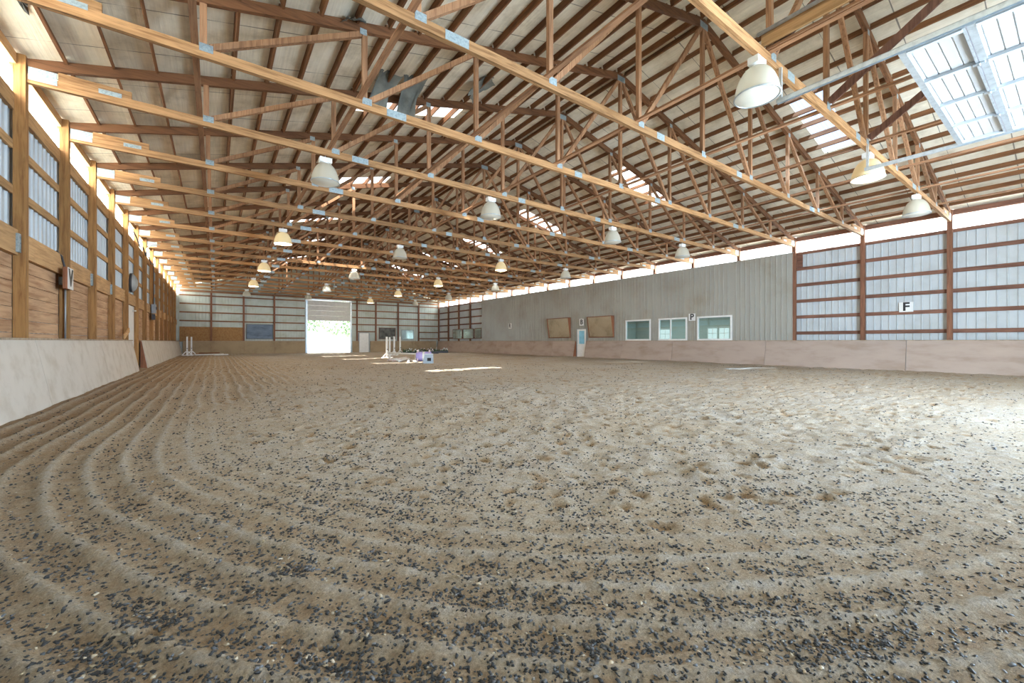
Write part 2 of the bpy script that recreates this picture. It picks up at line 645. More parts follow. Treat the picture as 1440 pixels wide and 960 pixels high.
# rubber chips lying in the sand
def make_chips(n):
    ang = RNG.uniform(-.98, .95, n * 3)
    d = 1.15 / np.power(RNG.uniform(.09, 1, n * 3), 1.2)          # denser close by
    u = np.tan(ang) * d
    px = u * math.cos(YAW) + d * math.sin(YAW)
    py = -u * math.sin(YAW) + d * math.cos(YAW)
    t = track_t(px, py)
    ph = ((t + (value_noise(px * .9, py * .9, 3) - .5) * .10) / .235) % 1.0
    dens = .25 + 1.0 * np.abs(ph - .5) * 2 * (t < 3.6) + .35 * (t >= 3.6)
    cl = value_noise(px * 4.5, py * 4.5, 21) * .6 + value_noise(px * 1.5, py * 1.5, 22) * .6
    dens *= np.clip((cl - .25) * 1.0, .25, .75)
    ok = (px > -2.2) & (px < 20.6) & (py > -1.5) & (RNG.uniform(0, 1, n * 3) < dens)
    px, py, d = px[ok][:n], py[ok][:n], d[ok][:n]
    k = len(px)
    pz = ground_z(px, py)
    s = RNG.uniform(.45, 1.0, k) ** 1.5 * .0085 + d * .0009
    base = np.array([(-1, -.6, -.35), (.9, -.7, -.3), (1.1, .6, -.35), (-.8, .7, -.3), (-.7, -.5, .45), (.8, -.35, .32), (.65, .5, .5), (-.9, .4, .3)])
    vs = base[None] * (1 + RNG.uniform(-.35, .35, (k, 8, 3)))
    vs[:, :, 0] *= RNG.uniform(.7, 1.5, k)[:, None]
    vs[:, :, 2] *= RNG.uniform(.5, 1.1, k)[:, None]
    a = RNG.uniform(0, 6.28, k)
    tl = RNG.normal(0, .45, k)
    c, s_ = np.cos(tl)[:, None], np.sin(tl)[:, None]
    x, z = vs[:, :, 0] * c - vs[:, :, 2] * s_, vs[:, :, 0] * s_ + vs[:, :, 2] * c
    y = vs[:, :, 1]
    c, s_ = np.cos(a)[:, None], np.sin(a)[:, None]
    X = (x * c - y * s_) * s[:, None] + px[:, None]
    Y = (x * s_ + y * c) * s[:, None] + py[:, None]
    Z = z * s[:, None] + pz[:, None] + s[:, None] * .12
    vs = np.stack([X, Y, Z], -1).reshape(-1, 3)
    fc = np.array([(3, 2, 1, 0), (4, 5, 6, 7), (0, 1, 5, 4), (1, 2, 6, 5), (2, 3, 7, 6), (3, 0, 4, 7)])
    fs = (fc[None] + (np.arange(k) * 8)[:, None, None]).reshape(-1, 4)
    me = bpy.data.meshes.new('rubber_chips')
    me.vertices.add(len(vs))
    me.vertices.foreach_set('co', vs.ravel())
    me.loops.add(fs.size)
    me.loops.foreach_set('vertex_index', fs.ravel())
    me.polygons.add(len(fs))
    me.polygons.foreach_set('loop_start', np.arange(0, fs.size, 4))
    me.update(calc_edges=True)
    me.materials.append(M['chips'])
    o = bpy.data.objects.new('rubber_chips', me)
    COL.objects.link(o)
    tag(o, 'dark rubber chips strewn over the raked sand', 'rubber chips', kind='stuff')


make_chips(29000)

# ------------------------------------------------------------------ ribbed sheets
def ribbed(mb, axis, a0, a1, z0, z1, base, out, pitch=.229, rib=.022):
    """a ribbed metal sheet in the plane `axis`=base, ribs standing out by `rib`*out"""
    pr = []
    a = a0
    while a < a1 - .03:
        for da, h in ((0, 0), (pitch * .80, 0), (pitch * .85, 1), (pitch * .95, 1)):
            if a + da < a1:
                pr.append((a + da, base + out * rib * h))
        a += pitch
    pr.append((a1, base))
    vs, fs = [], []
    for p, h in pr:
        for z in (z0, z1):
            vs.append((h, p, z) if axis == 'X' else (p, h, z))
    for i in range(len(pr) - 1):
        fs.append((2 * i, 2 * i + 2, 2 * i + 3, 2 * i + 1))
    mb.add(vs, fs)
    return mb


CB, CTP = 5.14, 5.62            # clerestory bottom and top
# left wall
wl = MB()
ribbed(wl, 'X', YF, YB + .2, -.05, CB, -2.715, 1, rib=.026)
wl.box(-2.76, -2.735, YF, YB + .2, -.1, CB)
wl = tag(wl.build('wall_left', M['siding']), 'left wall of white ribbed siding behind timber girts and planks', kind='structure')
# right wall siding (open behind the grey liner)
K1, K2 = 2, 13
wr = MB()
for a, b in ((YF, yk(K1)), (yk(K2), YB + .2)):
    ribbed(wr, 'X', a, b, -.05, CB, 21.42, -1, rib=.026)
    wr.box(21.445, 21.47, a, b, -.1, CB)
wr = tag(wr.build('wall_right', M['siding']), 'right wall of white ribbed siding crossed by timber girts', kind='structure')
# back wall
FD0, FD1, FDT = 7.2, 11.4, 5.2
wb = MB()
YS = YB + .17
for a, b, z0, z1 in ((XL - .2, FD0, -.05, 5.75), (FD1, XR + .25, -.05, 5.75), (FD0, FD1, FDT, 5.75)):
    ribbed(wb, 'Y', a, b, z0, z1, YS, -1, rib=.026)
gv = [(XL - .2, YS + .03, 5.7), (XR + .2, YS + .03, 5.7), (XC, YS + .03, 9.0)]
wb.add(gv, [(0, 1, 2)])
for a, b, z0, z1 in ((XL - .2, FD0, -.1, 5.75), (FD1, XR + .25, -.1, 5.75), (FD0, FD1, FDT, 5.75)):
    wb.box(a, b, YS + .025, YS + .05, z0, z1)
wb = tag(wb.build('wall_back', M['sidingb']), 'back wall of pale ribbed siding with timber girts', kind='structure')
# front wall behind the camera, with its big door open
wf = MB()
ND0, ND1, NDT = 7.2, 11.45, 4.7
for a, b, z0, z1 in ((XL - .2, ND0, -.05, 5.75), (ND1, XR + .25, -.05, 5.75), (ND0, ND1, NDT, 5.75)):
    wf.box(a, b, YF - .05, YF, z0, z1)
wf.add([(XL - .2, YF, 5.7), (XR + .2, YF, 5.7), (XC, YF, 9.0)], [(0, 2, 1)])
tag(wf.build('wall_front', M['siding']), 'front wall behind the viewer', kind='structure')

# girts, planks, headers on the left wall
for k in range(2, NB):
    a, b = yk(k) + .075, yk(k + 1) - .075
    for z in (4.31, 3.58):
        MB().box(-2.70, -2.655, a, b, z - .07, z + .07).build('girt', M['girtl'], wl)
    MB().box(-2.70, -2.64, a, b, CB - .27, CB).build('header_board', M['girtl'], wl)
    MB().box(-2.74, -2.62, a, b, CTP, CTP + .18).build('eave_plate', M['girtl'], wl)
    r = MB().box(-2.70, -2.60, a, b, 2.52, 2.93).build('rail_board', M['rail'], wl)
    if k not in (7,):
        p = MB()
        n = 7
        hh = (2.515 - KT + .1) / n
        for i in range(n):
            p.box(-2.695, -2.665 + random.uniform(-.004, .004), a, b, KT - .1 + i * hh, KT - .1 + (i + 1) * hh - .008)
        p.build('plank_infill', M['plank'], wl)
    if k in (2, 4, 5):
        h_ = MB().box(-2.60, -2.565, b - .10, b - .001, 2.56, 2.86)
        h_.box(-2.66, -2.565, b - .012, b - .001, 2.56, 2.86)
        for zz in (2.62, 2.71, 2.80):
            h_.lathe([(.012, .0), (.012, .008), (.0, .010)], (-2.565, b - .05, zz), 8, axis='X')
        h_.build('joist_hanger', M['plate'], r)
# girts on the right wall (bays without liner)
GZR = (5.07, 4.38, 3.65, 2.93, 2.22, 1.50)
for k in list(range(-1, K1)) + list(range(K2, NB)):
    a, b = yk(k) + .07, yk(k + 1) - .07
    for j, z in enumerate(GZR):
        if k in (13, 14, 15) and 1.6 < z < 2.5:
            continue
        h_ = .06 if j == 0 else .07
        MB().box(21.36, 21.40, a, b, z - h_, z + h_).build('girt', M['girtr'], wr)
for k in range(-1, NB):
    MB().box(21.32, 21.44, yk(k) + .07, yk(k + 1) - .07, CTP, CTP + .18).build('eave_plate', M['girtr'], wr)
MB().box(21.35, 21.40, yk(2) - .30, yk(2) - .08, 4.46, 5.0).build('blocking', M['girtr'], wr)
# girts on the back wall
BP = [-.29, 2.08, 4.49, 12.0, 13.95, 16.4, 18.8]
edges = [XL, -.29, 2.08, 4.49, FD0 - .05]
for i in range(4):
    for z in (5.07, 4.35, 3.62, 2.89) + ((2.16, 1.44) if i == 3 else ()):
        MB().box(edges[i] + .07, edges[i + 1] - .07, YB + .12, YB + .16, z - .06, z + .06).build('girt', M['girtb'], wb)
for i in range(2):
    pm = MB().box(edges[i] + .07, edges[i + 1] - .07, YB + .10, YB + .14, KT - .05, 2.38)
    pm.box(edges[i] + .07, edges[i + 1] - .07, YB + .085, YB + .10, KT, KT + .16)
    pm.build('board_infill', M['osb'], wb)
edges = [FD1 + .05, 12.0, 13.95, 16.4, 18.8, XR + .1]
for i in range(5):
    zs = [5.07, 4.35, 3.62, 2.89]
    if i in (1, 4):
        zs += [2.16]
    if i == 4:
        zs += [1.44]
    for z in zs:
        MB().box(edges[i] + .07, edges[i + 1] - .07, YB + .12, YB + .16, z - .06, z + .06).build('girt', M['girtb'], wb)
# grey liner on the right wall, cut round its windows and its door
WIN = [(15.3, 17.1), (12.95, 14.7), (10.5, 12.3)]
WZ0, WZ1 = 1.22, 2.42
DY0, DY1, DZ = 20.5, 21.5, 2.04
ln = MB()
cuts = sorted([(a, b, WZ0, WZ1) for a, b in WIN] + [(DY0, DY1, -1, DZ)])
y = yk(K1) + .04
LX = 21.19
for a, b, z0, z1 in cuts:
    ribbed(ln, 'X', y, a, .0, CB, LX, -1, pitch=.229, rib=.028)
    if z0 > 0:
        ribbed(ln, 'X', a, b, .0, z0, LX, -1, pitch=.229, rib=.028)
    ribbed(ln, 'X', a, b, z1, CB, LX, -1, pitch=.229, rib=.028)
    y = b
ribbed(ln, 'X', y, yk(K2), .0, CB, LX, -1, pitch=.229, rib=.028)
ln.box(LX - .01, 21.42, yk(K1) + .04, yk(K1) + .06, 0, CB)
ln.box(LX - .01, 21.42, yk(K2) - .02, yk(K2), 0, CB)
ln.box(LX + .005, 21.42, yk(K1), yk(K2), CB - .02, CB)
tag(ln.build('wall_partition', M['liner']), 'tall grey ribbed metal liner along the right wall', kind='structure')
# the viewing room behind the liner
RX1 = 24.6
vr = MB()
ya, yb = 8.6, 19.0
vr.box(21.3, RX1, ya - .05, ya, 0, 3.0).box(21.3, RX1, yb, yb + .05, 0, 3.0)
vr.box(21.3, RX1, ya, yb, -.05, .25).box(21.3, RX1, ya, yb, 2.75, 2.8)
RW = [(16.2, 17.0), (12.3, 12.95), (13.02, 13.65)]
y = ya
for a, b in sorted(RW):
    vr.box(RX1, RX1 + .05, y, a, .25, 2.75)
    vr.box(RX1, RX1 + .05, a, b, .25, 1.25).box(RX1, RX1 + .05, a, b, 1.92, 2.75)
    y = b
vr.box(RX1, RX1 + .05, y, yb, .25, 2.75)
# upper closing wall above the room and beyond it
vr.box(21.47, 21.52, yk(K1), ya, 0, CB).box(21.47, 21.52, yb, yk(K2), 0, CB).box(21.47, 21.52, ya, yb, 2.8, CB)
vr = tag(vr.build('wall_viewing_room', M['room']), 'teal viewing room behind the windows of the grey liner', kind='structure')
for a, b in RW:
    mu = MB()
    mu.box(RX1 - .02, RX1 + .02, a, a + .04, 1.25, 2.0).box(RX1 - .02, RX1 + .02, b - .04, b, 1.25, 2.0)
    mu.box(RX1 - .02, RX1 + .02, a, b, 1.25, 1.29).box(RX1 - .02, RX1 + .02, a, b, 1.96, 2.0).box(RX1 - .01, RX1 + .01, a, b, 1.61, 1.64)
    mu.box(RX1 - .01, RX1 + .01, (a + b) / 2 - .015, (a + b) / 2 + .015, 1.25, 2.0)
    mu.build('window_muntins', M['white'], vr)
WLAB = ['small fixed viewing window in the grey liner, left of the other two', 'sliding viewing window with a centre bar, left of the P sign',
        'wide viewing window right of the P sign in the grey liner']
wn = 1
for (a, b), lab in zip(WIN, WLAB):
    e = tag(empty('window_%d' % wn, (LX, (a + b) / 2, WZ0)), lab, kind='structure')
    y0, y1, z1 = a - (a + b) / 2, b - (a + b) / 2, WZ1 - WZ0
    f = MB()
    f.box(-.05, .05, y0 - .03, y0 + .05, -.04, z1 + .04).box(-.05, .05, y1 - .05, y1 + .03, -.04, z1 + .04)
    f.box(-.05, .05, y0 + .05, y1 - .05, -.04, .045).box(-.05, .05, y0 + .05, y1 - .05, z1 - .045, z1 + .04)
    if wn == 2:
        f.box(-.04, .04, .07, .13, .045, z1 - .045)
    f.build('window_frame', M['white'], e)
    MB().box(.0, .008, y0 + .05, y1 - .05, .045, z1 - .045).build('pane', M['glass'], e)
    wn += 1
# clerestory panes
def clerestory(side, k):
    global wn
    a, b = yk(k) + .05, yk(k + 1) - .05
    x = -2.725 if side == 'left' else 21.43
    e = MB()
    out = 1 if side == 'left' else -1
    for j in range(3):
        c0, c1 = a + (b - a) * j / 3, a + (b - a) * (j + 1) / 3
        e.add([(x, c0, CB - .03), (x, c1 - .012, CB - .03), (x, c1 - .012, CTP + .02), (x, c0, CTP + .02)], [(0, 1, 2, 3)])
        e.add([(x, c1 - .012, CB - .03), (x + .02 * out, c1 - .006, CB - .03), (x + .02 * out, c1 - .006, CTP + .02), (x, c1 - .012, CTP + .02)], [(0, 1, 2, 3)])
        e.add([(x + .02 * out, c1 - .006, CB - .03), (x, c1, CB - .03), (x, c1, CTP + .02), (x + .02 * out, c1 - .006, CTP + .02)], [(0, 1, 2, 3)])
    o = e.build('window_%d' % wn, M['clere'])
    tag(o, 'white clerestory panel under the %s eave, %s bay from the front' % (side, ORD[k + 3]), kind='structure')
    wn += 1


for k in range(-3, NB):
    clerestory('left', k)
for k in range(-3, NB):
    clerestory('right', k)

# ------------------------------------------------------------------ roof
SKY = [4.55 + 6.4 * j for j in range(7)]
SKL, SKR = (2.95, 5.95), (XC * 2 - 5.75, XC * 2 - 2.75)
SW = .40
NOSKY = {('left', 0), ('left', 6), ('right', 6)}
ce = MB()
def roof_cell(x0, x1, y0, y1):
    t = .035
    vs = []
    for dz in (0, t):
        for x, y in ((x0, y0), (x1, y0), (x1, y1), (x0, y1)):
            vs.append((x, y, roofz(x) + dz))
    ce.add(vs, [(3, 2, 1, 0), (4, 5, 6, 7), (0, 1, 5, 4), (1, 2, 6, 5), (2, 3, 7, 6), (3, 0, 4, 7)])


for (x0, x1), (s0, s1) in (((XL - .95, XC), SKL), ((XC, XR + .95), SKR)):
    y = YF - .5
    for j, c in enumerate(SKY):
        if ('left' if x0 < 0 else 'right', j) in NOSKY:
            continue
        roof_cell(x0, x1, y, c - SW)
        roof_cell(x0, s0, c - SW, c + SW)
        roof_cell(s1, x1, c - SW, c + SW)
        y = c + SW
    roof_cell(x0, x1, y, YB + .8)
tag(ce.build('ceiling', M['insul']), 'sloping roof underside of pale wrinkled insulation board', kind='structure')
for side, (s0, s1) in (('left', SKL), ('right', SKR)):
    for j, c in enumerate(SKY):
        if (side, j) in NOSKY:
            continue
        e = MB()
        n = 16
        for i in range(n):
            a0, a1 = c - SW + 2 * SW * i / n, c - SW + 2 * SW * (i + 1) / n
            h0, h1 = .05 + .012 * (i % 2), .05 + .012 * ((i + 1) % 2)
            e.add([(s0 - .03, a0, roofz(s0 - .03) + h0), (s1 + .03, a0, roofz(s1 + .03) + h0), (s1 + .03, a1, roofz(s1 + .03) + h1), (s0 - .03, a1, roofz(s0 - .03) + h1)], [(0, 1, 2, 3)])
        o = e.build('skylight_panel', M['sky'] if side == 'left' else (M['sky3'] if j == 0 else M['sky2']))
        tag(o, 'translucent skylight sheet in the %s roof slope, %s from the camera' % (side, ORD[j if side == 'right' else j - 1]), 'skylight', 'translucent roof skylights')

# purlins: one board per bay, between the trusses
PX = [-2.08 + .594 * i for i in range(20)]
cand = []
for side in (0, 1):
    for i, x in enumerate(PX):
        xx = x if side == 0 else 2 * XC - x
        for k in range(-3, NB):
            a, b = yk(k) + .042, yk(k + 1) - .042
            if k == -3:
                a = YF + .02
            zc = roofz(xx) - .072
            area = 0
            for q in (0.05, .3, .5, .7, .95):
                p = project(xx, a + (b - a) * q, zc)
                if p and -10 < p[0] < 1450 and -10 < p[1] < 480:
                    area += 1 / p[2] ** 2
            cand.append((area, side, i, k, xx, a, b, zc))
cand.sort(key=lambda c: -c[0])
base = {}
rest = MB()
for n, (area, side, i, k, xx, a, b, zc) in enumerate(cand):
    if area <= 0 and k < 0:
        continue
    ang = math.atan(SL) * (-1 if side == 0 else 1)
    if n < 300 and area > 0:
        L = round(b - a, 3)
        if (side, L) not in base:
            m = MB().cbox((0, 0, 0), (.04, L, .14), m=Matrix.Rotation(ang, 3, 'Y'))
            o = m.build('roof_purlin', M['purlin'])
            base[(side, L)] = o
            fresh = True
        else:
            o = base[(side, L)].copy()
            COL.objects.link(o)
        o.location = (xx, (a + b) / 2, zc)
        where = 'before the nearest truss' if k < 0 else 'between the %s and %s trusses' % (ORD[k], ORD[k + 1])
        if k < -1:
            where = 'overhead, %s bay short of the nearest truss' % ORD[-k - 1]
        tag(o, 'brown purlin %s, %s up from the %s eave' % (where, ORD[i], ('left', 'right')[side]), 'purlin', 'roof purlins between the trusses')
    else:
        rest.cbox((xx, (a + b) / 2, zc), (.04, b - a, .14), m=Matrix.Rotation(ang, 3, 'Y'))
tag(rest.build('roof_purlin', M['purlin']), 'brown purlins of the far roof bays, seen as thin dark lines', 'purlins', kind='stuff')

# ------------------------------------------------------------------ trusses
DX = (XR - XL) / 10
JX = [XL + DX * i for i in range(11)]
BT, BBm = CZ + .075, CZ - .075
def make_truss():
    root = empty('roof_truss')
    def ply(pts, w, name, mat, side=(0, 1, 0)):
        m = MB()
        for s in (-.021, .021):
            p, q = Vector(pts[0]), Vector(pts[1])
            m.bar(p + Vector((0, s, 0)), q + Vector((0, s, 0)), .038, w, side)
        return m.build(name, mat, root)
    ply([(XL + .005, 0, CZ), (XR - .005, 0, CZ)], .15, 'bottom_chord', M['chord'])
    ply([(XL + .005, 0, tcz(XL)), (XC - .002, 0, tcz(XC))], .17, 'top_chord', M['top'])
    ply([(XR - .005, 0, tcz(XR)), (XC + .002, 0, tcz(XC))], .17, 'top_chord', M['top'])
    for i in range(1, 10):
        x = JX[i]
        m = MB()
        m.bar((x, 0, BT), (x, 0, tcz(x) - .088 + (.0 if i != 5 else -.03)), .078, .09)
        m.build('vertical_web', M['web'], root)
    for i in range(1, 5):
        for sg in (1, -1):
            x0, x1 = JX[i], JX[i + 1]
            p = Vector((x0 + .09, 0, BT + .03))
            q = Vector((x1 - .07, 0, tcz(x1) - .14))
            if sg < 0:
                p.x, q.x = 2 * XC - p.x, 2 * XC - q.x
            ply([p, q], .09, 'diagonal_web', M['web'])
    for sg in (1, -1):
        # wedge block and scarf piece at the heel
        def mx(x):
            return x if sg > 0 else 2 * XC - x
        w = MB()
        for yy in (-.04, .04):
            pass
        z0 = CZ + .076
        a = [(mx(XL + .36), z0), (mx(XL + 1.28), z0), (mx(XL + 1.28), z0 + .135), (mx(XL + .36), z0 + .145)]
        vs = [(x, -.03, z) for x, z in a] + [(x, .03, z) for x, z in a]
        w.add(vs, [(0, 1, 2, 3), (7, 6, 5, 4), (0, 4, 5, 1), (1, 5, 6, 2), (2, 6, 7, 3), (3, 7, 4, 0)])
        w.build('heel_block', M['chord'], root)
        def plate(x0, x1, za, zb, name='gusset_plate'):
            m = MB()
            for yy in (-.0445,):
                m.box(min(mx(x0), mx(x1)), max(mx(x0), mx(x1)), yy, yy + .003, za, zb)
            m.build(name, M['plate'], root)
        plate(XL + .02, XL + .35, CZ - .02, CZ + .19)
        plate(XL + .85, XL + 1.15, CZ + .045, CZ + .125)
        plate(2.63, 3.01, CZ - .07, CZ + .07, 'splice_plate')
        plate(7.53, 7.79, CZ - .07, CZ + .07, 'splice_plate')
        for i in range(1, 5):
            plate(JX[i] - .05, JX[i] + .12, CZ + .01, CZ + .13)
            zt = tcz(JX[i + 1]) - .09
            plate(JX[i + 1] - .09, JX[i + 1] + .03, zt - .06, zt + .05)
    m = MB()
    for yy in (-.0445,):
        m.box(XC - .16, XC + .16, yy, yy + .003, tcz(XC) - .17, tcz(XC) - .02)
    m.build('ridge_plate', M['plate'], root)
    m = MB()
    for yy in (-.0445,):
        m.box(XC - .09, XC + .09, yy, yy + .003, CZ + .01, CZ + .14)
    m.build('gusset_plate', M['plate'], root)
    return root


tr = make_truss()
NEAR = ['nearest the camera', 'second from the camera', 'third from the camera']
for k in range(0, NB):
    o = tr if k == 0 else copy_tree(tr)
    o.location = (0, yk(k), 0)
    tag(o, 'timber roof truss spanning the whole arena, %s' % (NEAR[k] if k < 3 else ORD[k] + ' from the camera'), 'roof truss', 'timber roof trusses across the arena')

# long braces lying on the bottom chords
for i in range(1, 10):
    x = JX[i] - .10 if i < 5 else JX[i] + .10
    m = MB().box(x - .045, x + .045, YF + .02, YB - .05, BT + .001, BT + .039)
    tag(m.build('lengthwise_brace', M['brace']), 'long timber brace lying across the truss bottom chords, %s from the left wall' % ORD[i - 1], 'brace', 'lengthwise braces on the trusses')
# sway braces rising from the nearest truss towards the front wall
for i, w_ in ((4, 'left of the open door'), (5, 'above the open door, at mid span'), (6, 'right of the ridge, beside the open door')):
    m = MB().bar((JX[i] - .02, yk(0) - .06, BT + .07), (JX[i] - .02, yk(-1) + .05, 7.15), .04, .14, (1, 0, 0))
    tag(m.build('sway_brace', M['sway']), 'dark sloping brace rising from the nearest truss %s' % w_, 'brace', 'sway braces at the nearest truss')

# ------------------------------------------------------------------ posts
for k in range(2, NB):
    m = MB().box(-2.66, XL, yk(k) - .07, yk(k) + .07, -.1, 5.80 if k >= 0 else 5.7)
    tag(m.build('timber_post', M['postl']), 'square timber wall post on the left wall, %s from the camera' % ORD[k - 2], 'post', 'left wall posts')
for k in range(0, NB + 1):
    lab = 'reddish timber post on the right wall, %s from the right edge' % ORD[k]
    if K1 < k < K2:
        m = MB().box(XR, 21.36, yk(k) - .07, yk(k) + .07, -.1, 5.80)
        lab = 'timber post showing above the grey liner, %s from the right edge' % ORD[k]
    elif k == NB:
        m = MB().box(XR, 21.36, yk(k) - .02, yk(k) + .12, -.1, 5.80)
    else:
        m = MB().box(XR, 21.36, yk(k) - .07, yk(k) + .07, -.1, 5.80)
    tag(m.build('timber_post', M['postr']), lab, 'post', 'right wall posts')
for i, x in enumerate(BP):
    m = MB().box(x - .07, x + .07, YB, YB + .12, -.1, 5.34 if FD0 - 1 < x < FD1 + 1 else 5.34)
    tag(m.build('timber_post', M['postr']), 'timber post on the back wall, %s from the left corner' % ORD[i], 'post', 'back wall posts')
# header across the back wall
MB().box(XL + .1, XR - .1, YB + .01, YB + .115, 5.345, 5.52).build('header_board', M['girtb'], wb)

# ------------------------------------------------------------------ kickboards
def kick(side, a, b, lab, mat, cap, base=.21):
    """a leaning plywood sheet with its cap strip"""
    e = empty('kickboard_panel')
    t = .022
    if side == 'left':
        xt, xb = XL + .03, XL + .03 + base
        p = [(xt, KT - .02), (xb, -.03), (xb + t, -.03), (xt + t, KT - .02)]
        c = [XL + .0, XL + .075]
        o = (XL + .1, (a + b) / 2, 0)
    elif side == 'right':
        xt, xb = LX - .05, LX - .05 - base
        p = [(xt, KT - .02), (xt - t, KT - .02), (xb - t, -.03), (xb, -.03)]
        c = [LX - .10, LX - .02]
        o = (LX - .1, (a + b) / 2, 0)
    else:
        yt, yb_ = YB - .03, YB - .03 - .10
        p = [(yt, KT - .02), (yb_, -.03), (yb_ - t, -.03), (yt - t, KT - .02)]
        c = [YB - .075, YB]
        o = ((a + b) / 2, YB - .1, 0)
    e.location = o
    m = MB()
    g = .006
    vs = []
    for s in (a + g, b - g):
        for q, z in p:
            vs.append((q - o[0], s - o[1], z) if side != 'back' else (s - o[0], q - o[1], z))
    m.add(vs, [(0, 1, 2, 3), (7, 6, 5, 4), (0, 4, 5, 1), (1, 5, 6, 2), (2, 6, 7, 3), (3, 7, 4, 0)])
    m.build('plywood_sheet', mat, e)
    m = MB()
    if side != 'back':
        m.box(c[0] - o[0], c[1] - o[0], a + .002 - o[1], b - .002 - o[1], KT - .018, KT + .012)
    else:
        m.box(a + .002 - o[0], b - .002 - o[0], c[0] - o[1], c[1] - o[1], KT - .018, KT + .012)
    m.build('cap_strip', cap, e)
    tag(e, lab, 'kickboard', 'leaning plywood kickboards')
    return e


ls = [5.48, 7.92, 10.36, 15.24, 20.40]
for i in range(4):
    kick('left', ls[i], ls[i + 1], 'pale leaning kickboard on the left wall, %s from the camera' % ORD[i], M['kickl'], M['edge'])
ls = [22.75 + 2.44 * j for j in range(9)] + [YB - .15]
for i in range(9):
    kick('left', ls[i], ls[i + 1], 'pale leaning kickboard past the left wall doorway, %s beyond the gap' % ORD[i], M['kickl'], M['edge'])
rs = [-.9 + 2.44 * 1.0 * j for j in range(9)]
rs = [-3.3, -.9, 3.98, 8.86, 13.74, 17.3, DY0 - .02]
for i in range(6):
    if rs[i + 1] > -.5:
        kick('right', rs[i], rs[i + 1], 'tan leaning kickboard on the right wall before the white door, %s from the camera' % ORD[i], M['kickr'], M['edge'], .24)
rs = [DY1 + .12, 24.0, 26.4, 29.4, 31.8, 35.2, 38.6, 41.2, YB - .15]
for i in range(8):
    kick('right', rs[i], rs[i + 1], 'tan leaning kickboard on the right wall past the white door, %s beyond it' % ORD[i], M['kickr'], M['edge'], .24)
bs = [XL + .3, -.3, 2.1, 4.5, FD0 - .12]
for i in range(4):
    kick('back', bs[i], bs[i + 1], 'brown kickboard on the back wall left of the big doorway, %s from the corner' % ORD[i], M['kickb'], M['edge'])
bs = [FD1 + .1, 12.15]
kick('back', bs[0], bs[1], 'narrow brown kickboard between the big doorway and the white walk door', M['kickb'], M['edge'])
bs = [13.3, 15.7, 18.1, XR - .3]
for i in range(3):
    kick('back', bs[i], bs[i + 1], 'brown kickboard on the back wall right of the white walk door, %s from it' % ORD[i], M['kickb'], M['edge'])
# reddish cheeks at the gaps
def cheek(x0, x1, y, t, lab):
    e = MB()
    vs = [(x0, y, KT - .03), (x0, y, -.03), (x1, y, -.03), (x0 + (x1 - x0) * .18, y, KT - .03)]
    vs += [(a, y + t, c) for a, b, c in vs]
    e.add(vs, [(0, 1, 2, 3), (7, 6, 5, 4), (0, 4, 5, 1), (1, 5, 6, 2), (2, 6, 7, 3), (3, 7, 4, 0)])
    tag(e.build('end_cheek', M['cheek']), lab, 'end board')


cheek(-2.50, XL + .24, 22.66, .03, 'reddish board closing the kickboard end past the left doorway')
cheek(LX - .03, LX - .31, DY1 + .05, .03, 'reddish board closing the kickboard end left of the white door')
cheek(LX - .03, LX - .31, DY0 - .018, .012, 'reddish board closing the kickboard end right of the white door')

# ------------------------------------------------------------------ doors and windows
# white door in the liner
e = tag(empty('door_1', (LX, (DY0 + DY1) / 2, 0)), 'white door with a pale blue pane in the grey liner', kind='structure')
f = MB().box(-.05, .04, -.50, -.45, -.02, DZ).box(-.05, .04, .45, .50, -.02, DZ).box(-.05, .04, -.45, .45, DZ - .05, DZ)
f.build('door_frame', M['steel'], e)
lf = MB().box(-.03, .01, -.45, -.27, 0, DZ - .05).box(-.03, .01, .27, .45, 0, DZ - .05).box(-.03, .01, -.27, .27, 0, .95).box(-.03, .01, -.27, .27, 1.88, DZ - .05)
lf.build('door_leaf', M['white'], e)
MB().box(-.015, -.005, -.27, .27, .95, 1.88).build('pane', M['glassb'], e)
MB().tube([(-.03, .38, 1.0), (-.075, .38, 1.0), (-.075, .30, 1.0)], .012).build('door_handle', M['galv'], e)
# walk door in the back wall
e = tag(empty('door_2', (12.7, YB + .02, 0)), 'plain white walk door in the back wall', kind='structure')
MB().box(-.56, -.48, -.03, .1, -.02, 2.06).box(.48, .56, -.03, .1, -.02, 2.06).box(-.48, .48, -.03, .1, 2.0, 2.06).build('door_frame', M['steel'], e)
MB().box(-.48, .48, .0, .05, -.02, 2.0).build('door_leaf', M['white'], e)
MB().tube([(.38, 0, 1.0), (.38, -.05, 1.0), (.30, -.05, 1.0)], .014).build('door_handle', M['galv'], e)
# tall white door in the left wall
e = tag(empty('door_3', (-2.68, yk(7) + S / 2, 0)), 'white door with a latch in the left wall gap', kind='structure')
MB().box(-.01, .03, -1.12, 1.12, -.05, 2.50).build('door_leaf', M['white'], e)
MB().box(.03, .055, .72, .80, 2.30, 2.36).tube([(.05, .76, 2.33), (.13, .76, 2.33), (.13, .60, 2.31)], .022).build('door_latch', M['offwhite'], e)
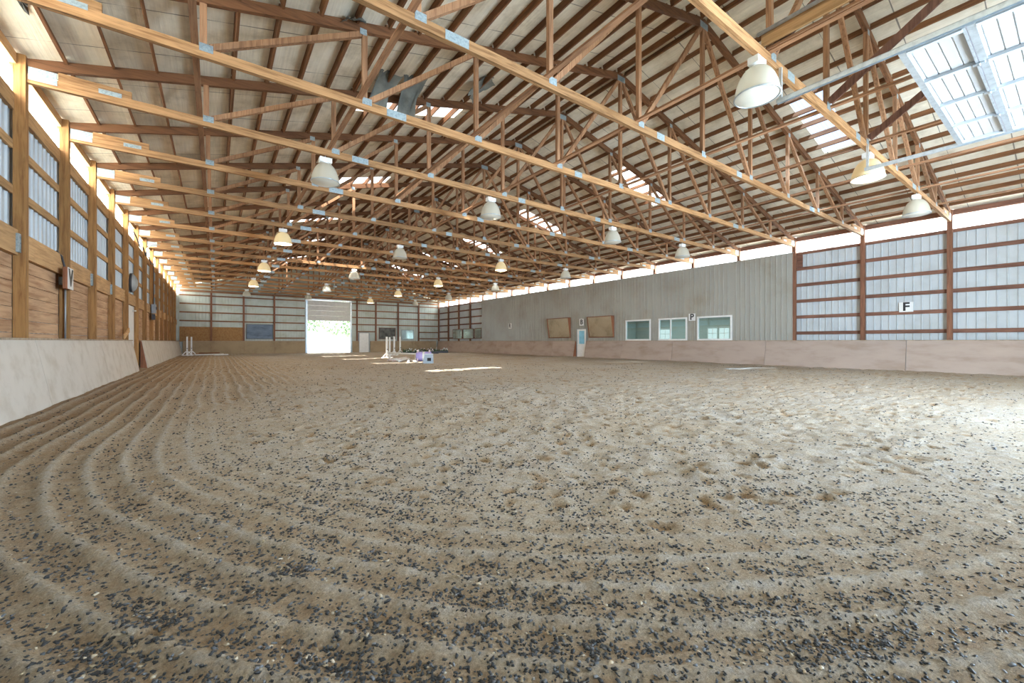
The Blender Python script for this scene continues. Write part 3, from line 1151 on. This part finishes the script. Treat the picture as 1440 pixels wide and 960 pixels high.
# far overhead door, partly rolled up
e = tag(empty('door_4', ((FD0 + FD1) / 2, YB + .08, 0)), 'pale sectional overhead door raised partway in the back wall', kind='structure')
w = (FD1 - FD0) / 2
f = MB().box(-w - .06, -w + .06, -.05, .08, -.05, FDT).box(w - .06, w + .06, -.05, .08, -.05, FDT).box(-w - .06, w + .06, -.05, .08, FDT, FDT + .12)
f.build('door_frame', M['galv'], e)
z = 3.2
for j in range(4):
    m = MB().box(-w + .06, w - .06, .03, .06, z, z + .485)
    m.box(-w + .06, w - .06, .018, .03, z, z + .04).box(-w + .06, w - .06, .018, .03, z + .445, z + .485)
    for q in (-w + .10, -w / 3, w / 3, w - .16):
        m.box(q, q + .06, .02, .03, z + .04, z + .445)
    m.build('door_section', M['offwhite'], e)
    z += .495
tk = MB().box(-w - .03, -w + .10, -.12, -.05, 0.0, FDT - .05).box(w - .10, w + .03, -.12, -.05, 0.0, FDT - .05)
tk.build('door_track', M['galv'], e)
# near overhead door, lying open under the trusses
NZ = 4.86
e = empty('door_5', (XC, 1.45, NZ))
tag(e, 'white sectional overhead door lying open beneath the trusses at upper right', kind='structure')
w = 2.12
y = 0
for j in range(8):
    sec = MB()
    L = .60
    y1, y0 = y, y - L
    # ribbed skin
    n = 12
    vs, fs = [], []
    pr = []
    for i in range(5):
        c = y0 + L * (i + .5) / 5
        pr += [(c - .05, .0), (c - .045, .012), (c - .035, .012), (c - .03, 0)]
    pr = [(y0 + .003, 0)] + pr + [(y1 - .003, 0)]
    for q, h in pr:
        vs += [(-w, q, h + .03), (w, q, h + .03)]
    for i in range(len(pr) - 1):
        fs.append((2 * i, 2 * i + 1, 2 * i + 3, 2 * i + 2))
    sec.add(vs, fs)
    sec.box(-w, w, y0 + .003, y1 - .003, .045, .06)
    so = sec.build('door_section', M['doorw'], e)
    r = MB()
    r.box(-w, w, y1 - .075, y1 - .004, -.012, .028)
    r.box(-w, w, y0 + .004, y0 + .03, -.012, .028)
    r.build('edge_rail', M['galv'], so)
    s = MB()
    for q in (-w + .02, -1.06, 0, 1.06, w - .10):
        s.box(q, q + .07, y0 + .03, y1 - .075, -.018, .028)
    s.build('stile', M['doorg'], so)
    MB().box(-w, w, y0 - .03, y0 + .004, .0, .02).build('joint_strip', M['doorlilac'], so)
    hm = MB()
    for q in (-1.03, .035, 1.09):
        hm.box(q - .03, q + .03, y0 - .05, y0 + .06, -.03, -.015)
        hm.tube([(q - .04, y0, -.03), (q + .04, y0, -.03)], .012, 6)
    hm.build('hinge', M['galv'], so)
    y = y0 - .004
for sg in (-1, 1):
    t = MB()
    xx = sg * (w + .06)
    t.box(xx - .025, xx + .025, -5.9, 1.40, .045, .05).box(xx - .025, xx - .02, -5.9, 1.40, -.02, .05).box(xx + .02, xx + .025, -5.9, 1.40, -.02, .05)
    t.build('door_track', M['galv'], e)
    hg = MB()
    hg.box(xx - .02, xx + .02, 1.33, 1.37, .05, .53).box(xx - .02, xx + .02, -1.0, -.96, .05, .85)
    hg.build('track_hanger', M['galv'], e)
# boxed-in beam and pipes for the door gear above the nearest truss
e = tag(empty('door_gear_beam', (6.78, 0, 5.62)), 'orange timber beam carrying two metal pipes behind the nearest truss', 'beam')
MB().box(-.02, .02, YF + .02, yk(0) + .03, -.02, .16).build('timber_board', M['rail'], e)
MB().tube([(-.07, yk(0) + .06, .16), (-.07, YF + .05, .16)], .028, 10).build('pipe', M['galv'], e)
MB().tube([(.09, yk(0) - .02, -.02), (.09, YF + .05, -.02)], .02, 10).build('pipe', M['dark'], e)
MB().box(.02, .14, YF + .02, yk(0) + .03, -.08, -.045).build('ledger', M['brace'], e)

# ------------------------------------------------------------------ mirrors
def tilt_mirror(y0, y1, z0, z1, out, lab):
    e = empty('tilted_mirror', (LX - .03, (y0 + y1) / 2, z0))
    w, h = (y1 - y0) / 2, z1 - z0
    m = MB()
    m.add([(-.03, -w + .05, .05), (-.03, w - .05, .05), (-out, w - .05, h - .04), (-out, -w + .05, h - .04)], [(0, 1, 2, 3)])
    m.add([(-.015, -w + .05, .05), (-.015, w - .05, .05), (-out + .015, w - .05, h - .04), (-out + .015, -w + .05, h - .04)], [(3, 2, 1, 0)])
    m.build('mirror_glass', M['mirror'], e)
    f = MB()
    f.box(-out - .04, 0, -w, w, h - .05, h)                       # top board
    f.box(-.07, 0, -w, w, 0, .05)                                 # bottom ledge
    f.build('mirror_frame', M['postr'], e)
    for s in (-w, w - .04):
        c = MB()
        vs = [(0, s, .0), (-.06, s, .0), (-out - .03, s, h - .04), (0, s, h - .04)]
        vs += [(a, b + .04, d) for a, b, d in vs]
        c.add(vs, [(0, 1, 2, 3), (7, 6, 5, 4), (0, 4, 5, 1), (1, 5, 6, 2), (2, 6, 7, 3), (3, 7, 4, 0)])
        c.build('side_board', M['cheek'], e)
    tag(e, lab, 'mirror', 'tilted mirrors on the grey liner')


tilt_mirror(22.1, 24.5, 1.38, 2.88, .24, 'wood-boxed tilted mirror on the grey liner, left of the white door')
tilt_mirror(18.05, 20.25, 1.38, 2.82, .24, 'wood-boxed tilted mirror on the grey liner, right of the white door')
def flat_mirror(name, c, w, h, axis, mat, fm, lab, grp=None, cat='mirror'):
    e = empty(name, c)
    m, f = MB(), MB()
    t = .03
    if axis == 'Y':
        m.box(-w / 2, w / 2, -.01, 0, 0, h)
        f.box(-w / 2 - .05, -w / 2, -t, 0, -.05, h + .05).box(w / 2, w / 2 + .05, -t, 0, -.05, h + .05)
        f.box(-w / 2, w / 2, -t, 0, -.05, 0).box(-w / 2, w / 2, -t, 0, h, h + .05)
    else:
        m.box(-.01, 0, -w / 2, w / 2, 0, h)
        f.box(-t, 0, -w / 2 - .05, -w / 2, -.05, h + .05).box(-t, 0, w / 2, w / 2 + .05, -.05, h + .05)
        f.box(-t, 0, -w / 2, w / 2, -.05, 0).box(-t, 0, -w / 2, w / 2, h, h + .05)
    m.build('mirror_glass', mat, e)
    f.build('mirror_frame', fm, e)
    tag(e, lab, cat, grp)


flat_mirror('wall_mirror', (3.32, YB + .10, 1.40), 2.0, 1.25, 'Y', M['mirrorb'], M['dark'], 'blue-grey streaked mirror on the back wall, left of the big doorway')
flat_mirror('wall_mirror', (15.2, YB + .10, 1.42), 1.75, 1.15, 'Y', M['mirrord'], M['postr'], 'dark wood-framed mirror on the back wall, right of the white walk door')
flat_mirror('wall_mirror', (17.5, YB + .10, 1.40), 1.35, .98, 'Y', M['mirrorg'], M['steel'], 'small pale mirror on the back wall near the right corner')
for j, (a, b) in enumerate(((36.2, 38.3), (38.6, 40.6), (34.7, 35.9))):
    flat_mirror('wall_mirror', (21.18, (a + b) / 2, 1.45), b - a, .95, 'X', M['mirrorg'], M['girtr'],
                'greenish mirror at the far end of the right wall, %s' % ('middle of three', 'nearest the corner', 'beside the grey liner')[j], 'far mirrors on the right wall')

# ------------------------------------------------------------------ letter signs
def letter(ch, size, mat, parent, m):
    cu = bpy.data.curves.new('letter', 'FONT')
    cu.body = ch
    cu.size = size
    cu.extrude = .003
    cu.offset = size * .03
    cu.align_x, cu.align_y = 'CENTER', 'CENTER'
    t = bpy.data.objects.new('tmp', cu)
    COL.objects.link(t)
    bpy.context.view_layer.update()
    dg = bpy.context.evaluated_depsgraph_get()
    me = bpy.data.meshes.new_from_object(t.evaluated_get(dg))
    bpy.data.objects.remove(t)
    me.name = 'letter'
    me.materials.clear()
    me.materials.append(mat)
    o = bpy.data.objects.new('letter', me)
    COL.objects.link(o)
    o.parent = parent
    o.matrix_local = m
    return o


def sign(ch, c, w, h, thick, face, lab, mat=None, edge=None):
    e = empty('letter_sign', c)
    m = MB().box(-thick, 0, -w / 2, w / 2, -h / 2, h / 2) if face < 0 else MB().box(0, thick, -w / 2, w / 2, -h / 2, h / 2)
    m.build('sign_board', edge or mat or M['white'], e)
    if edge:
        MB().box(thick, thick + .006, -w / 2, w / 2, -h / 2, h / 2).build('sign_face', mat or M['white'], e)
    # text plane: local X of the text runs along the wall as read from inside
    if face < 0:      # faces -X; reader looks along +X, right hand is -Y
        R = Matrix(((0, 0, -1), (-1, 0, 0), (0, 1, 0))).to_4x4()
        R.translation = (-thick - .004, 0, 0)
    else:
        R = Matrix(((0, 0, 1), (1, 0, 0), (0, 1, 0))).to_4x4()
        R.translation = (thick + .010, 0, 0)
    letter(ch, min(w, h) * 1.18, M['black'], e, R)
    tag(e, lab, 'sign', 'arena letter signs')


sign('F', (21.36, 4.04, 2.43), .40, .37, .02, -1, 'white sign with black letter F on the right wall girts')
sign('P', (LX - .02, 12.62, 2.45), .38, .39, .02, -1, 'white sign with black letter P between the viewing windows')
sign('B', (LX - .02, 21.0, 2.49), .40, .48, .02, -1, 'white sign with black letter B above the white door')
sign('R', (LX - .02, 29.8, 2.49), .42, .46, .02, -1, 'white letter sign far along the grey liner, beyond the tilted mirrors')
sign('V', (XL + .004, 12.32, 2.42), .40, .44, .07, 1, 'boxed cream sign with letter V on a left wall post', M['offwhite'], M['cheek'])

# ------------------------------------------------------------------ lamps
def make_lamp(lit):
    root = empty('dome_lamp')
    MB().tube([(0, 0, .605), (0, 0, .54)], .012, 8).build('hanger', M['galv'], root)
    b = MB().box(-.13, .13, -.075, .075, .44, .545)
    for q in (-.10, -.05, 0, .05, .10):
        b.box(q - .006, q + .006, -.085, .085, .45, .535)
    b.lathe([(.075, .40), (.075, .445)], (0, 0, 0), 16)
    b.build('ballast', M['white'], root)
    MB().lathe([(.0, .425), (.085, .425), (.10, .40), (.0, .40)], (0, 0, 0), 20).build('collar', M['white'], root)
    prof = [(.09, .41), (.14, .39), (.19, .335), (.235, .255), (.268, .165), (.288, .075), (.298, .0)]
    MB().lathe(prof, (0, 0, 0), 72, .004).build('dome', M['domelit' if lit else 'dome'], root)
    MB().lathe([(.294, .004), (.310, .004), (.310, -.014), (.294, -.014)], (0, 0, 0), 40).build('rim', M['galv'], root)
    MB().lathe([(.295, -.004), (.22, -.028), (.14, -.038), (.06, -.044), (.0, -.045)], (0, 0, 0), 40).build('lens', M['lit' if lit else 'lens'], root)
    return root


LXS = [2.05, 6.55, 11.87, 16.35]
proto = {}
for r, k in enumerate((0, 3, 6, 9, 12, 15)):
    for c, x in enumerate(LXS):
        if r == 0 and c == 0:
            continue
        lit = (c == 0 and k in (6, 9, 12)) or (c == 2 and k in (0, 6, 9, 12, 15))
        if lit in proto:
            o = copy_tree(proto[lit])
        else:
            o = proto[lit] = make_lamp(lit)
        o.location = (x, yk(k), BBm - .605)
        tag(o, '%s dome lamp in the %s column from the left, %s row from the camera' % ('lit' if lit else 'unlit', ORD[c], ORD[r]), 'lamp', 'hanging dome lamps')
        if lit:
            l = bpy.data.lights.new('lamp_light', 'POINT')
            l.energy = 60
            l.color = (1, .74, .42)
            l.shadow_soft_size = .12
            lo = bpy.data.objects.new('lamp_light', l)
            lo.location = (x, yk(k), BBm - .605 - .16)
            COL.objects.link(lo)

# ------------------------------------------------------------------ torn insulation
def hanging_flap(c, w, l, sag, turn, lab):
    n, q = 10, 8
    vs, fs = [], []
    for j in range(n + 1):
        s = j / n
        for i in range(q + 1):
            t = i / q - .5
            x = t * w * (1 - .25 * s) + .05 * math.sin(5 * s + i)
            y = l * (s * .75 - .05 * math.cos(i * 1.7))
            z = -sag * (s ** 1.6) - .03 * math.sin(i * 2.1 + j) - .14 * abs(t) * s
            vs.append((x, y, z))
    for j in range(n):
        for i in range(q):
            a = j * (q + 1) + i
            fs.append((a, a + 1, a + q + 2, a + q + 1))
    vs2 = [(x, y, z + .008) for x, y, z in vs]
    m = MB().add(vs, fs, True)
    m.add(vs2, [tuple(reversed(f)) for f in fs], True)
    o = m.build('insulation_flap', M['flap'])
    o.location = c
    o.rotation_euler = (0, 0, turn)
    tag(o, lab, 'torn insulation', 'torn insulation hanging from the roof')


hanging_flap((3.25, 9.3, roofz(3.25) - .03), .55, .9, .55, .15, 'dark torn insulation flap hanging beside the nearest left skylight, left one')
hanging_flap((3.85, 9.35, roofz(3.85) - .03), .55, 1.0, .62, -.1, 'dark torn insulation flap hanging beside the nearest left skylight, right one')
hanging_flap((5.85, 9.0, roofz(5.9) - .03), .6, .8, .42, .9, 'dark torn insulation flap hanging near the roof middle')
hanging_flap((2.15, 7.9, roofz(2.15) - .03), .5, .55, .2, 2.6, 'small torn insulation flap behind the third truss at top')
def torn(c, w, l, lab):
    m = MB()
    pts = []
    n = 12
    for i in range(n):
        a = 2 * math.pi * i / n
        r = 1 + .35 * math.sin(3 * a + c[1])
        x, y = w * r * math.cos(a), l * r * math.sin(a)
        pts.append((x, y, SL * x - .012 - .02 * (i % 2)))
    m.add(pts + [(0, 0, -.03)], [(i, n, (i + 1) % n) for i in range(n)])
    o = m.build('torn_patch', M['hole'])
    o.location = (c[0], c[1], roofz(c[0]))
    tag(o, lab, 'torn insulation')


torn((-2.22, 8.75, 0), .06, .26, 'dark tear in the insulation by the left eave, nearest one')
torn((-2.28, 11.1, 0), .06, .22, 'dark tear in the insulation by the left eave, second bay of clerestory')
torn((-2.28, 13.7, 0), .05, .2, 'dark tear in the insulation by the left eave, third bay of clerestory')

# ------------------------------------------------------------------ left wall fittings
e = tag(empty('conduit', (-2.56, 12.52, KT)), 'grey electrical conduit running up the left post with the V sign', 'conduit')
MB().tube([(.0, 0, .02), (0, 0, 1.15)], .016).build('pipe', M['steel'], e)
MB().tube([(0, -.02, 1.28), (0, -.03, 1.5), (-.03, -.10, 1.72), (-.08, -.22, 1.80)], .018).build('cable', M['dark'], e)
MB().box(-.08, .025, -.07, .015, 1.14, 1.30).build('junction_box', M['plate'], e)
e = tag(empty('disconnect_switch', (-2.52, yk(10) - .22, 2.40)), 'grey electrical switch boxes on a far left wall post', 'switch box')
MB().box(-.04, .12, -.16, .14, .12, .56).build('switch_box', M['steel'], e)
MB().box(.12, .16, -.02, .02, .30, .44).build('lever', M['dark'], e)
MB().box(-.04, .09, -.10, .08, -.2, .08).build('lower_box', M['dark'], e)
MB().tube([(.03, 0, .56), (.03, 0, 2.2), (.02, -.02, 2.6)], .02).build('pipe', M['dark'], e)
e = tag(empty('power_cable', (-2.5, yk(8), 4.6)), 'black cable looping along the left wall posts under the eave', 'cable')
MB().tube([(.02, -1.6, .62), (.02, -.9, .55), (.02, 0, .35), (.02, .8, .50), (.02, 1.7, .30), (.02, 2.6, .42), (.02, 3.6, .2), (.02, 4.6, .35)], .022).build('cable', M['dark'], e)
MB().tube([(.02, 1.7, .30), (.06, 1.7, .6), (.22, 1.72, .78), (.5, 1.74, .83)], .018).build('cable', M['steel'], e)
e = tag(empty('round_dish', (-2.60, yk(7) + 1.55, 3.38)), 'round grey dish on the left wall above the white door', 'round dish')
MB().lathe([(.0, .16), (.12, .15), (.24, .11), (.33, .04), (.35, .0)], (0, 0, 0), 32, axis='X').build('dish_face', M['dish'], e)
MB().lathe([(.35, .0), (.37, .02), (.37, -.05), (.33, -.07), (.0, -.07)], (0, 0, 0), 32, axis='X').build('rim', M['dark'], e)
tag(MB().bar((-2.49, yk(6) + 1.35, KT + .10), (-2.44, yk(6) + 1.95, KT + .36), .03, .16, (1, 0, 0)).build('loose_board', M['rail']), 'short loose board propped on the left kickboard cap', 'board')

# ------------------------------------------------------------------ jumps and things on the sand
def gz(x, y):
    return float(ground_z(np.array([x]), np.array([y]))[0])


def standard(x, y, h, rz, lab, two=False, grp='white jump standards'):
    e = empty('jump_standard', (x, y, gz(x, y)))
    e.rotation_euler = (0, 0, rz)
    p = MB().box(-.05, .05, -.05, .05, .03, h)
    for z in np.arange(.3, h - .05, .12):
        p.box(-.012, .012, -.056, -.05, z, z + .02)
    p.build('upright', M['white'], e)
    if two:
        MB().box(.20, .28, -.04, .04, .03, h - .02).build('upright', M['white'], e)
        MB().box(.05, .20, -.02, .02, .35, .43).build('crossbar', M['white'], e)
    for s in (0, 1):
        m = MB()
        if s == 0:
            m.box(-.38, .5 if two else .38, -.045, .045, -.01, .06)
        else:
            m.box(-.045, .045, -.38, .38, -.01, .055)
        m.build('foot', M['white'], e)
    b = MB()
    for sx in (-1, 1):
        b.bar((sx * .30, 0, .05), (sx * .06, 0, .34), .03, .06, (0, 1, 0))
    b.build('brace', M['white'], e)
    MB().box(-.03, .03, -.12, -.05, .55, .60).build('jump_cup', M['dark'], e)
    tag(e, lab, 'jump standard', grp)


standard(9.5, 27.9, 1.44, .3, 'white double jump standard, nearest and leftmost of the middle group', True)
standard(11.6, 32.3, 1.50, .2, 'white single jump standard, second from left in the middle group')
standard(13.4, 35.8, 1.55, .2, 'white single jump standard, rightmost of the middle group')
standard(-1.80, 41.2, 1.5, .1, 'white jump standard in the far left corner, left one')
standard(-1.58, 42.6, 1.5, .1, 'white jump standard in the far left corner, right one')
def pole(p, q, r, mat, lab, grp, bands=None):
    p, q = Vector(p), Vector(q)
    e = empty('jump_pole', p)
    MB().tube([(0, 0, 0), q - p], r, 10).build('pole_shaft', mat, e)
    if bands:
        d = (q - p)
        for s0, s1 in ((.0, .12), (.44, .56), (.88, 1.0)):
            MB().tube([d * s0, d * s1], r + .002, 10).build('painted_band', bands, e)
    tag(e, lab, 'jump pole', grp)


g1 = 'white jump poles piled in the middle'
for j, (a, b, z) in enumerate((((9.88, 24.9), (8.15, 21.95), .05), ((10.05, 25.6), (8.05, 22.6), .05), ((9.55, 24.0), (8.30, 21.0), .05),
                               ((10.3, 26.4), (8.05, 23.4), .05), ((9.25, 26.9), (9.95, 23.6), .36), ((9.1, 22.6), (8.55, 20.4), .05))):
    pole((a[0], a[1], gz(*a) + z), (b[0], b[1], gz(*b) + z), .058, M['white'], ('white jump pole lying on the sand in the middle pile, %s from the left end' % ORD[(1, 2, 3, 0, 0, 4)[j]]) if j != 4 else 'white jump pole propped higher across the middle pile', g1, M['pinkish'] if j in (1, 3) else None)
g2 = 'poles by the far left corner'
for j, (a, b, z, mt) in enumerate((((-1.3, 41.0), (.55, 41.7), .07, 'white'), ((-.1, 40.7), (.85, 41.05), .055, 'white'), ((-1.35, 42.3), (.2, 42.7), .05, 'polebrown'),
                                   ((-1.3, 42.8), (.1, 43.0), .10, 'polebrown'), ((-1.1, 42.5), (.3, 42.9), .16, 'polebrown'))):
    pole((a[0], a[1], gz(*a) + z), (b[0], b[1], gz(*b) + z), .055, M[mt], '%s jump pole on the sand in the far left corner, %s back' % ('white' if mt == 'white' else 'brown', ORD[j]), g2)
for j, (x, y) in enumerate(((9.29, 26.72), (9.90, 23.84))):
    e = empty('pole_rest', (x, y, gz(x, y) - .03))
    MB().box(-.09, .09, -.09, .09, 0, .05).box(-.05, .05, -.05, .05, .05, .338).build('stand', M['white'], e)
    tag(e, 'low white block under the %s end of the propped jump pole' % ('far', 'near')[j], 'pole rest')
# purple barrel lying on its side
e = empty('plastic_barrel', (9.62, 22.0, gz(9.62, 22.0)))
R_ = .27
pr = [(.0, -.42), (.22, -.42), (.255, -.40), (R_, -.34), (R_, -.16), (R_ + .012, -.14), (R_, -.12), (R_, .12), (R_ + .012, .14), (R_, .16), (R_, .34), (.255, .40), (.22, .42), (.0, .42)]
MB().lathe(pr, (0, 0, R_), 32, axis='X').build('barrel_body', M['purple'], e)
MB().lathe([(R_ + .004, -.06), (R_ + .006, -.05), (R_ + .006, .05), (R_ + .004, .06)], (0, 0, R_), 32, axis='X').build('white_band', M['white'], e)
for sx in (-.32, .32):
    c = MB()
    c.bar((sx, -.34, .02), (sx, .30, .62), .05, .07, (1, 0, 0)).bar((sx, .34, .02), (sx, -.30, .62), .05, .07, (1, 0, 0))
    c.build('cross_stand', M['pinkish'], e)
e.rotation_euler = (0, 0, -.5)
tag(e, 'purple barrel on white crossed stands beside the pole pile', 'barrel')
# grey-blue block with a dark square recess
e = empty('jump_block', (8.82, 19.6, gz(8.82, 19.6)))
m = MB()
vs = [(-.24, -.15, 0), (.24, -.15, 0), (.24, .15, 0), (-.24, .15, 0), (-.17, -.13, .46), (.22, -.13, .46), (.22, .13, .46), (-.17, .13, .46)]
m.add(vs, [(3, 2, 1, 0), (4, 5, 6, 7), (0, 1, 5, 4), (1, 2, 6, 5), (2, 3, 7, 6), (3, 0, 4, 7)])
m.build('block_body', M['bluegrey'], e)
MB().box(-.02, .17, -.165, -.13, .12, .28).build('dark_recess', M['black'], e)
MB().box(-.15, .22, -.12, .12, .46, .49).build('top_cap', M['white'], e)
e.rotation_euler = (0, 0, -.65)
tag(e, 'grey-blue block with a dark square, right of the purple barrel', 'jump block')
# flower boxes
for j, (x, y) in enumerate(((13.9, 34.6), (16.0, 35.4), (17.6, 36.6))):
    e = empty('flower_box', (x, y, gz(x, y)))
    MB().box(-.85, .85, -.14, .14, 0, .20).build('planter', M['dark'], e)
    fo, fw = MB(), MB()
    for i in range(46):
        a = random.uniform(-.8, .8)
        b = random.uniform(-.12, .12)
        h = random.uniform(.24, .48)
        t = random.uniform(-.12, .12)
        s = random.uniform(.03, .07)
        fo.add([(a - s, b, .19), (a + s, b, .19), (a + t + s * .4, b + .04, h), (a + t - s * .4, b - .04, h)], [(0, 1, 2, 3)])
        if i % 3 == 0:
            fw.cbox((a + t, b, h + .02), (.08, .08, .06), rz=i)
    fo.build('foliage', M['leaf'], e)
    fw.build('blossoms', M['pinkish'] if j == 1 else M['white'], e)
    e.rotation_euler = (0, 0, -.35)
    tag(e, 'dark flower box with pale blossoms by the far kickboards, %s from the left' % ORD[j], 'flower box', 'flower boxes by the far wall')

# ------------------------------------------------------------------ outside
o = MB().add([(-150, -120, -.12), (170, -120, -.12), (170, 260, -.12), (-150, 260, -.12)], [(0, 1, 2, 3)]).build('ground_outside', M['grass'])
tag(o, 'pale sunlit ground outside the big doorway', kind='structure')
def tree(x, y, h, r, lab):
    e = empty('tree', (x, y, -.12))
    MB().tube([(0, 0, 0), (.1, 0, h * .5)], .18, 8).build('trunk', M['bark'], e)
    vs, fs = [], []
    rg = np.random.default_rng(int(x * 7 + y))
    for i in range(900):
        d = rg.normal(0, 1, 3)
        d /= np.linalg.norm(d)
        q = d * r * rg.uniform(.55, 1) * np.array([1, 1, 1.1])
        c = np.array([0, 0, h * .62]) + q * (1 + .25 * math.sin(3 * d[0] + 4 * d[2]))
        s = rg.uniform(.18, .42)
        a, b = rg.normal(0, 1, 3), rg.normal(0, 1, 3)
        a /= np.linalg.norm(a)
        b -= a * a.dot(b)
        b /= np.linalg.norm(b)
        n = len(vs)
        vs += [tuple(c - a * s), tuple(c + b * s * .6), tuple(c + a * s), tuple(c - b * s * .6)]
        fs.append((n, n + 1, n + 2, n + 3))
    MB().add(vs, fs).build('foliage', M['tree'], e)
    tag(e, lab, 'tree', 'trees beyond the far doorway')


for j, (x, y, h, r) in enumerate(((10.6, 74, 8.5, 3.6), (19.4, 76, 9.5, 3.9), (30.0, 76, 8.0, 3.5), (14.2, 118, 12, 4.8))):
    tree(x, y, h, r, 'pale green tree beyond the far doorway, %s from the left' % ORD[j])
e = tag(empty('rail_fence', (8, 56, -.12)), 'white rail fence outside the far doorway', 'fence')
for j in range(6):
    MB().box(j * 2.4 - .05, j * 2.4 + .05, -.05, .05, 0, 1.35).build('fence_post', M['white'], e)
for z in (.35, .75, 1.15):
    MB().box(-.1, 12.1, -.08, -.05, z, z + .12).build('fence_rail', M['white'], e)
for j, x in enumerate((14.0, 16.4)):
    m = MB().lathe([(.0, -.8), (.85, -.8), (.95, -.7), (.95, .7), (.85, .8), (.0, .8)], (0, 0, .95), 28, axis='X')
    b = m.build('wrapped_bale', M['white'])
    b.location = (x, 66, -.12)
    tag(b, 'white rounded bale outside beyond the fence, %s one' % ('left', 'right')[j], 'bale', 'white bales outside')

# ------------------------------------------------------------------ light
W = bpy.data.worlds.new('World')
SC.world = W
W.use_nodes = True
nt = W.node_tree
nt.nodes.clear()
wo = nt.nodes.new('ShaderNodeOutputWorld')
bg = nt.nodes.new('ShaderNodeBackground')
tc = nt.nodes.new('ShaderNodeTexCoord')
sp = nt.nodes.new('ShaderNodeSeparateXYZ')
nt.links.new(tc.outputs['Generated'], sp.inputs[0])
rp = ramp(nt, [(.0, (.80, .82, .84)), (.18, (.86, .93, 1.0)), (.6, (.36, .62, 1.0)), (1.0, (.25, .5, 1.0))])
nt.links.new(sp.outputs['Z'], rp.inputs['Fac'])
cn = nt.nodes.new('ShaderNodeTexNoise')
cn.inputs['Scale'].default_value = 3.2
cn.inputs['Detail'].default_value = 6
nt.links.new(tc.outputs['Generated'], cn.inputs['Vector'])
cr = ramp(nt, [(.48, (0, 0, 0)), (.62, (1, 1, 1))])
nt.links.new(cn.outputs['Fac'], cr.inputs['Fac'])
mx = nt.nodes.new('ShaderNodeMixRGB')
nt.links.new(cr.outputs['Color'], mx.inputs['Fac'])
nt.links.new(rp.outputs['Color'], mx.inputs['Color1'])
mx.inputs['Color2'].default_value = (1, 1, 1, 1)
nt.links.new(mx.outputs['Color'], bg.inputs['Color'])
bg.inputs['Strength'].default_value = 1.25
nt.links.new(bg.outputs[0], wo.inputs['Surface'])

sd = Vector((3.7, 3.7, -7.5)).normalized()
s = bpy.data.lights.new('sun', 'SUN')
s.energy = 20
s.angle = math.radians(1.6)
s.color = (1, .96, .88)
so = bpy.data.objects.new('sun', s)
so.rotation_euler = sd.to_track_quat('-Z', 'Y').to_euler()
so.location = (-20, -20, 40)
COL.objects.link(so)


def daylight(name, loc, rot, sx, sy, power, col=(.86, .93, 1.0)):
    l = bpy.data.lights.new(name, 'AREA')
    l.shape = 'RECTANGLE'
    l.size, l.size_y = sx, sy
    l.energy = power
    l.color = col
    o = bpy.data.objects.new(name, l)
    o.location = loc
    o.rotation_euler = rot
    COL.objects.link(o)
    return o


LEN = YB - YF
l_ = bpy.data.lights.new('room_fill_light', 'AREA')  # unseen fill light added to brighten the viewing room
l_.shape, l_.size, l_.size_y, l_.energy = 'RECTANGLE', 1.2, 8.0, 110
lo_ = bpy.data.objects.new('room_fill_light', l_)
lo_.location = (23.0, 13.8, 2.72)
COL.objects.link(lo_)
CY = (YB + YF) / 2
# the sky seen through the clerestories, the doorways and the skylights
daylight('clerestory_daylight_left', (-2.95, CY, 5.40), (0, math.radians(-90), 0), .5, LEN, 1080, (1.0, .97, .90))
daylight('clerestory_daylight_right', (21.62, CY, 5.40), (0, math.radians(90), 0), .5, LEN, 1150, (.95, .98, 1.0))
daylight('front_door_daylight', ((ND0 + ND1) / 2, YF - .25, NDT / 2), (math.radians(90), 0, 0), ND1 - ND0, NDT, 2500, (.60, .79, 1.0))

# ------------------------------------------------------------------ camera and view
cam = bpy.data.cameras.new('camera')
cam.sensor_width = 36
cam.lens = 36 * FPX / 1440
cam.clip_end = 600
co = bpy.data.objects.new('camera', cam)
co.location = (0, 0, H)
co.rotation_euler = (math.radians(90), 0, -YAW)
COL.objects.link(co)
SC.camera = co
vs_ = SC.view_settings
vs_.view_transform = 'Standard'
vs_.look = 'None'
vs_.gamma = 1
vs_.use_curve_mapping = False
vs_.exposure = 0.66
SC.cycles.max_bounces = 10
SC.cycles.diffuse_bounces = 6
SC.cycles.transparent_max_bounces = 12
SC.cycles.sample_clamp_indirect = 6
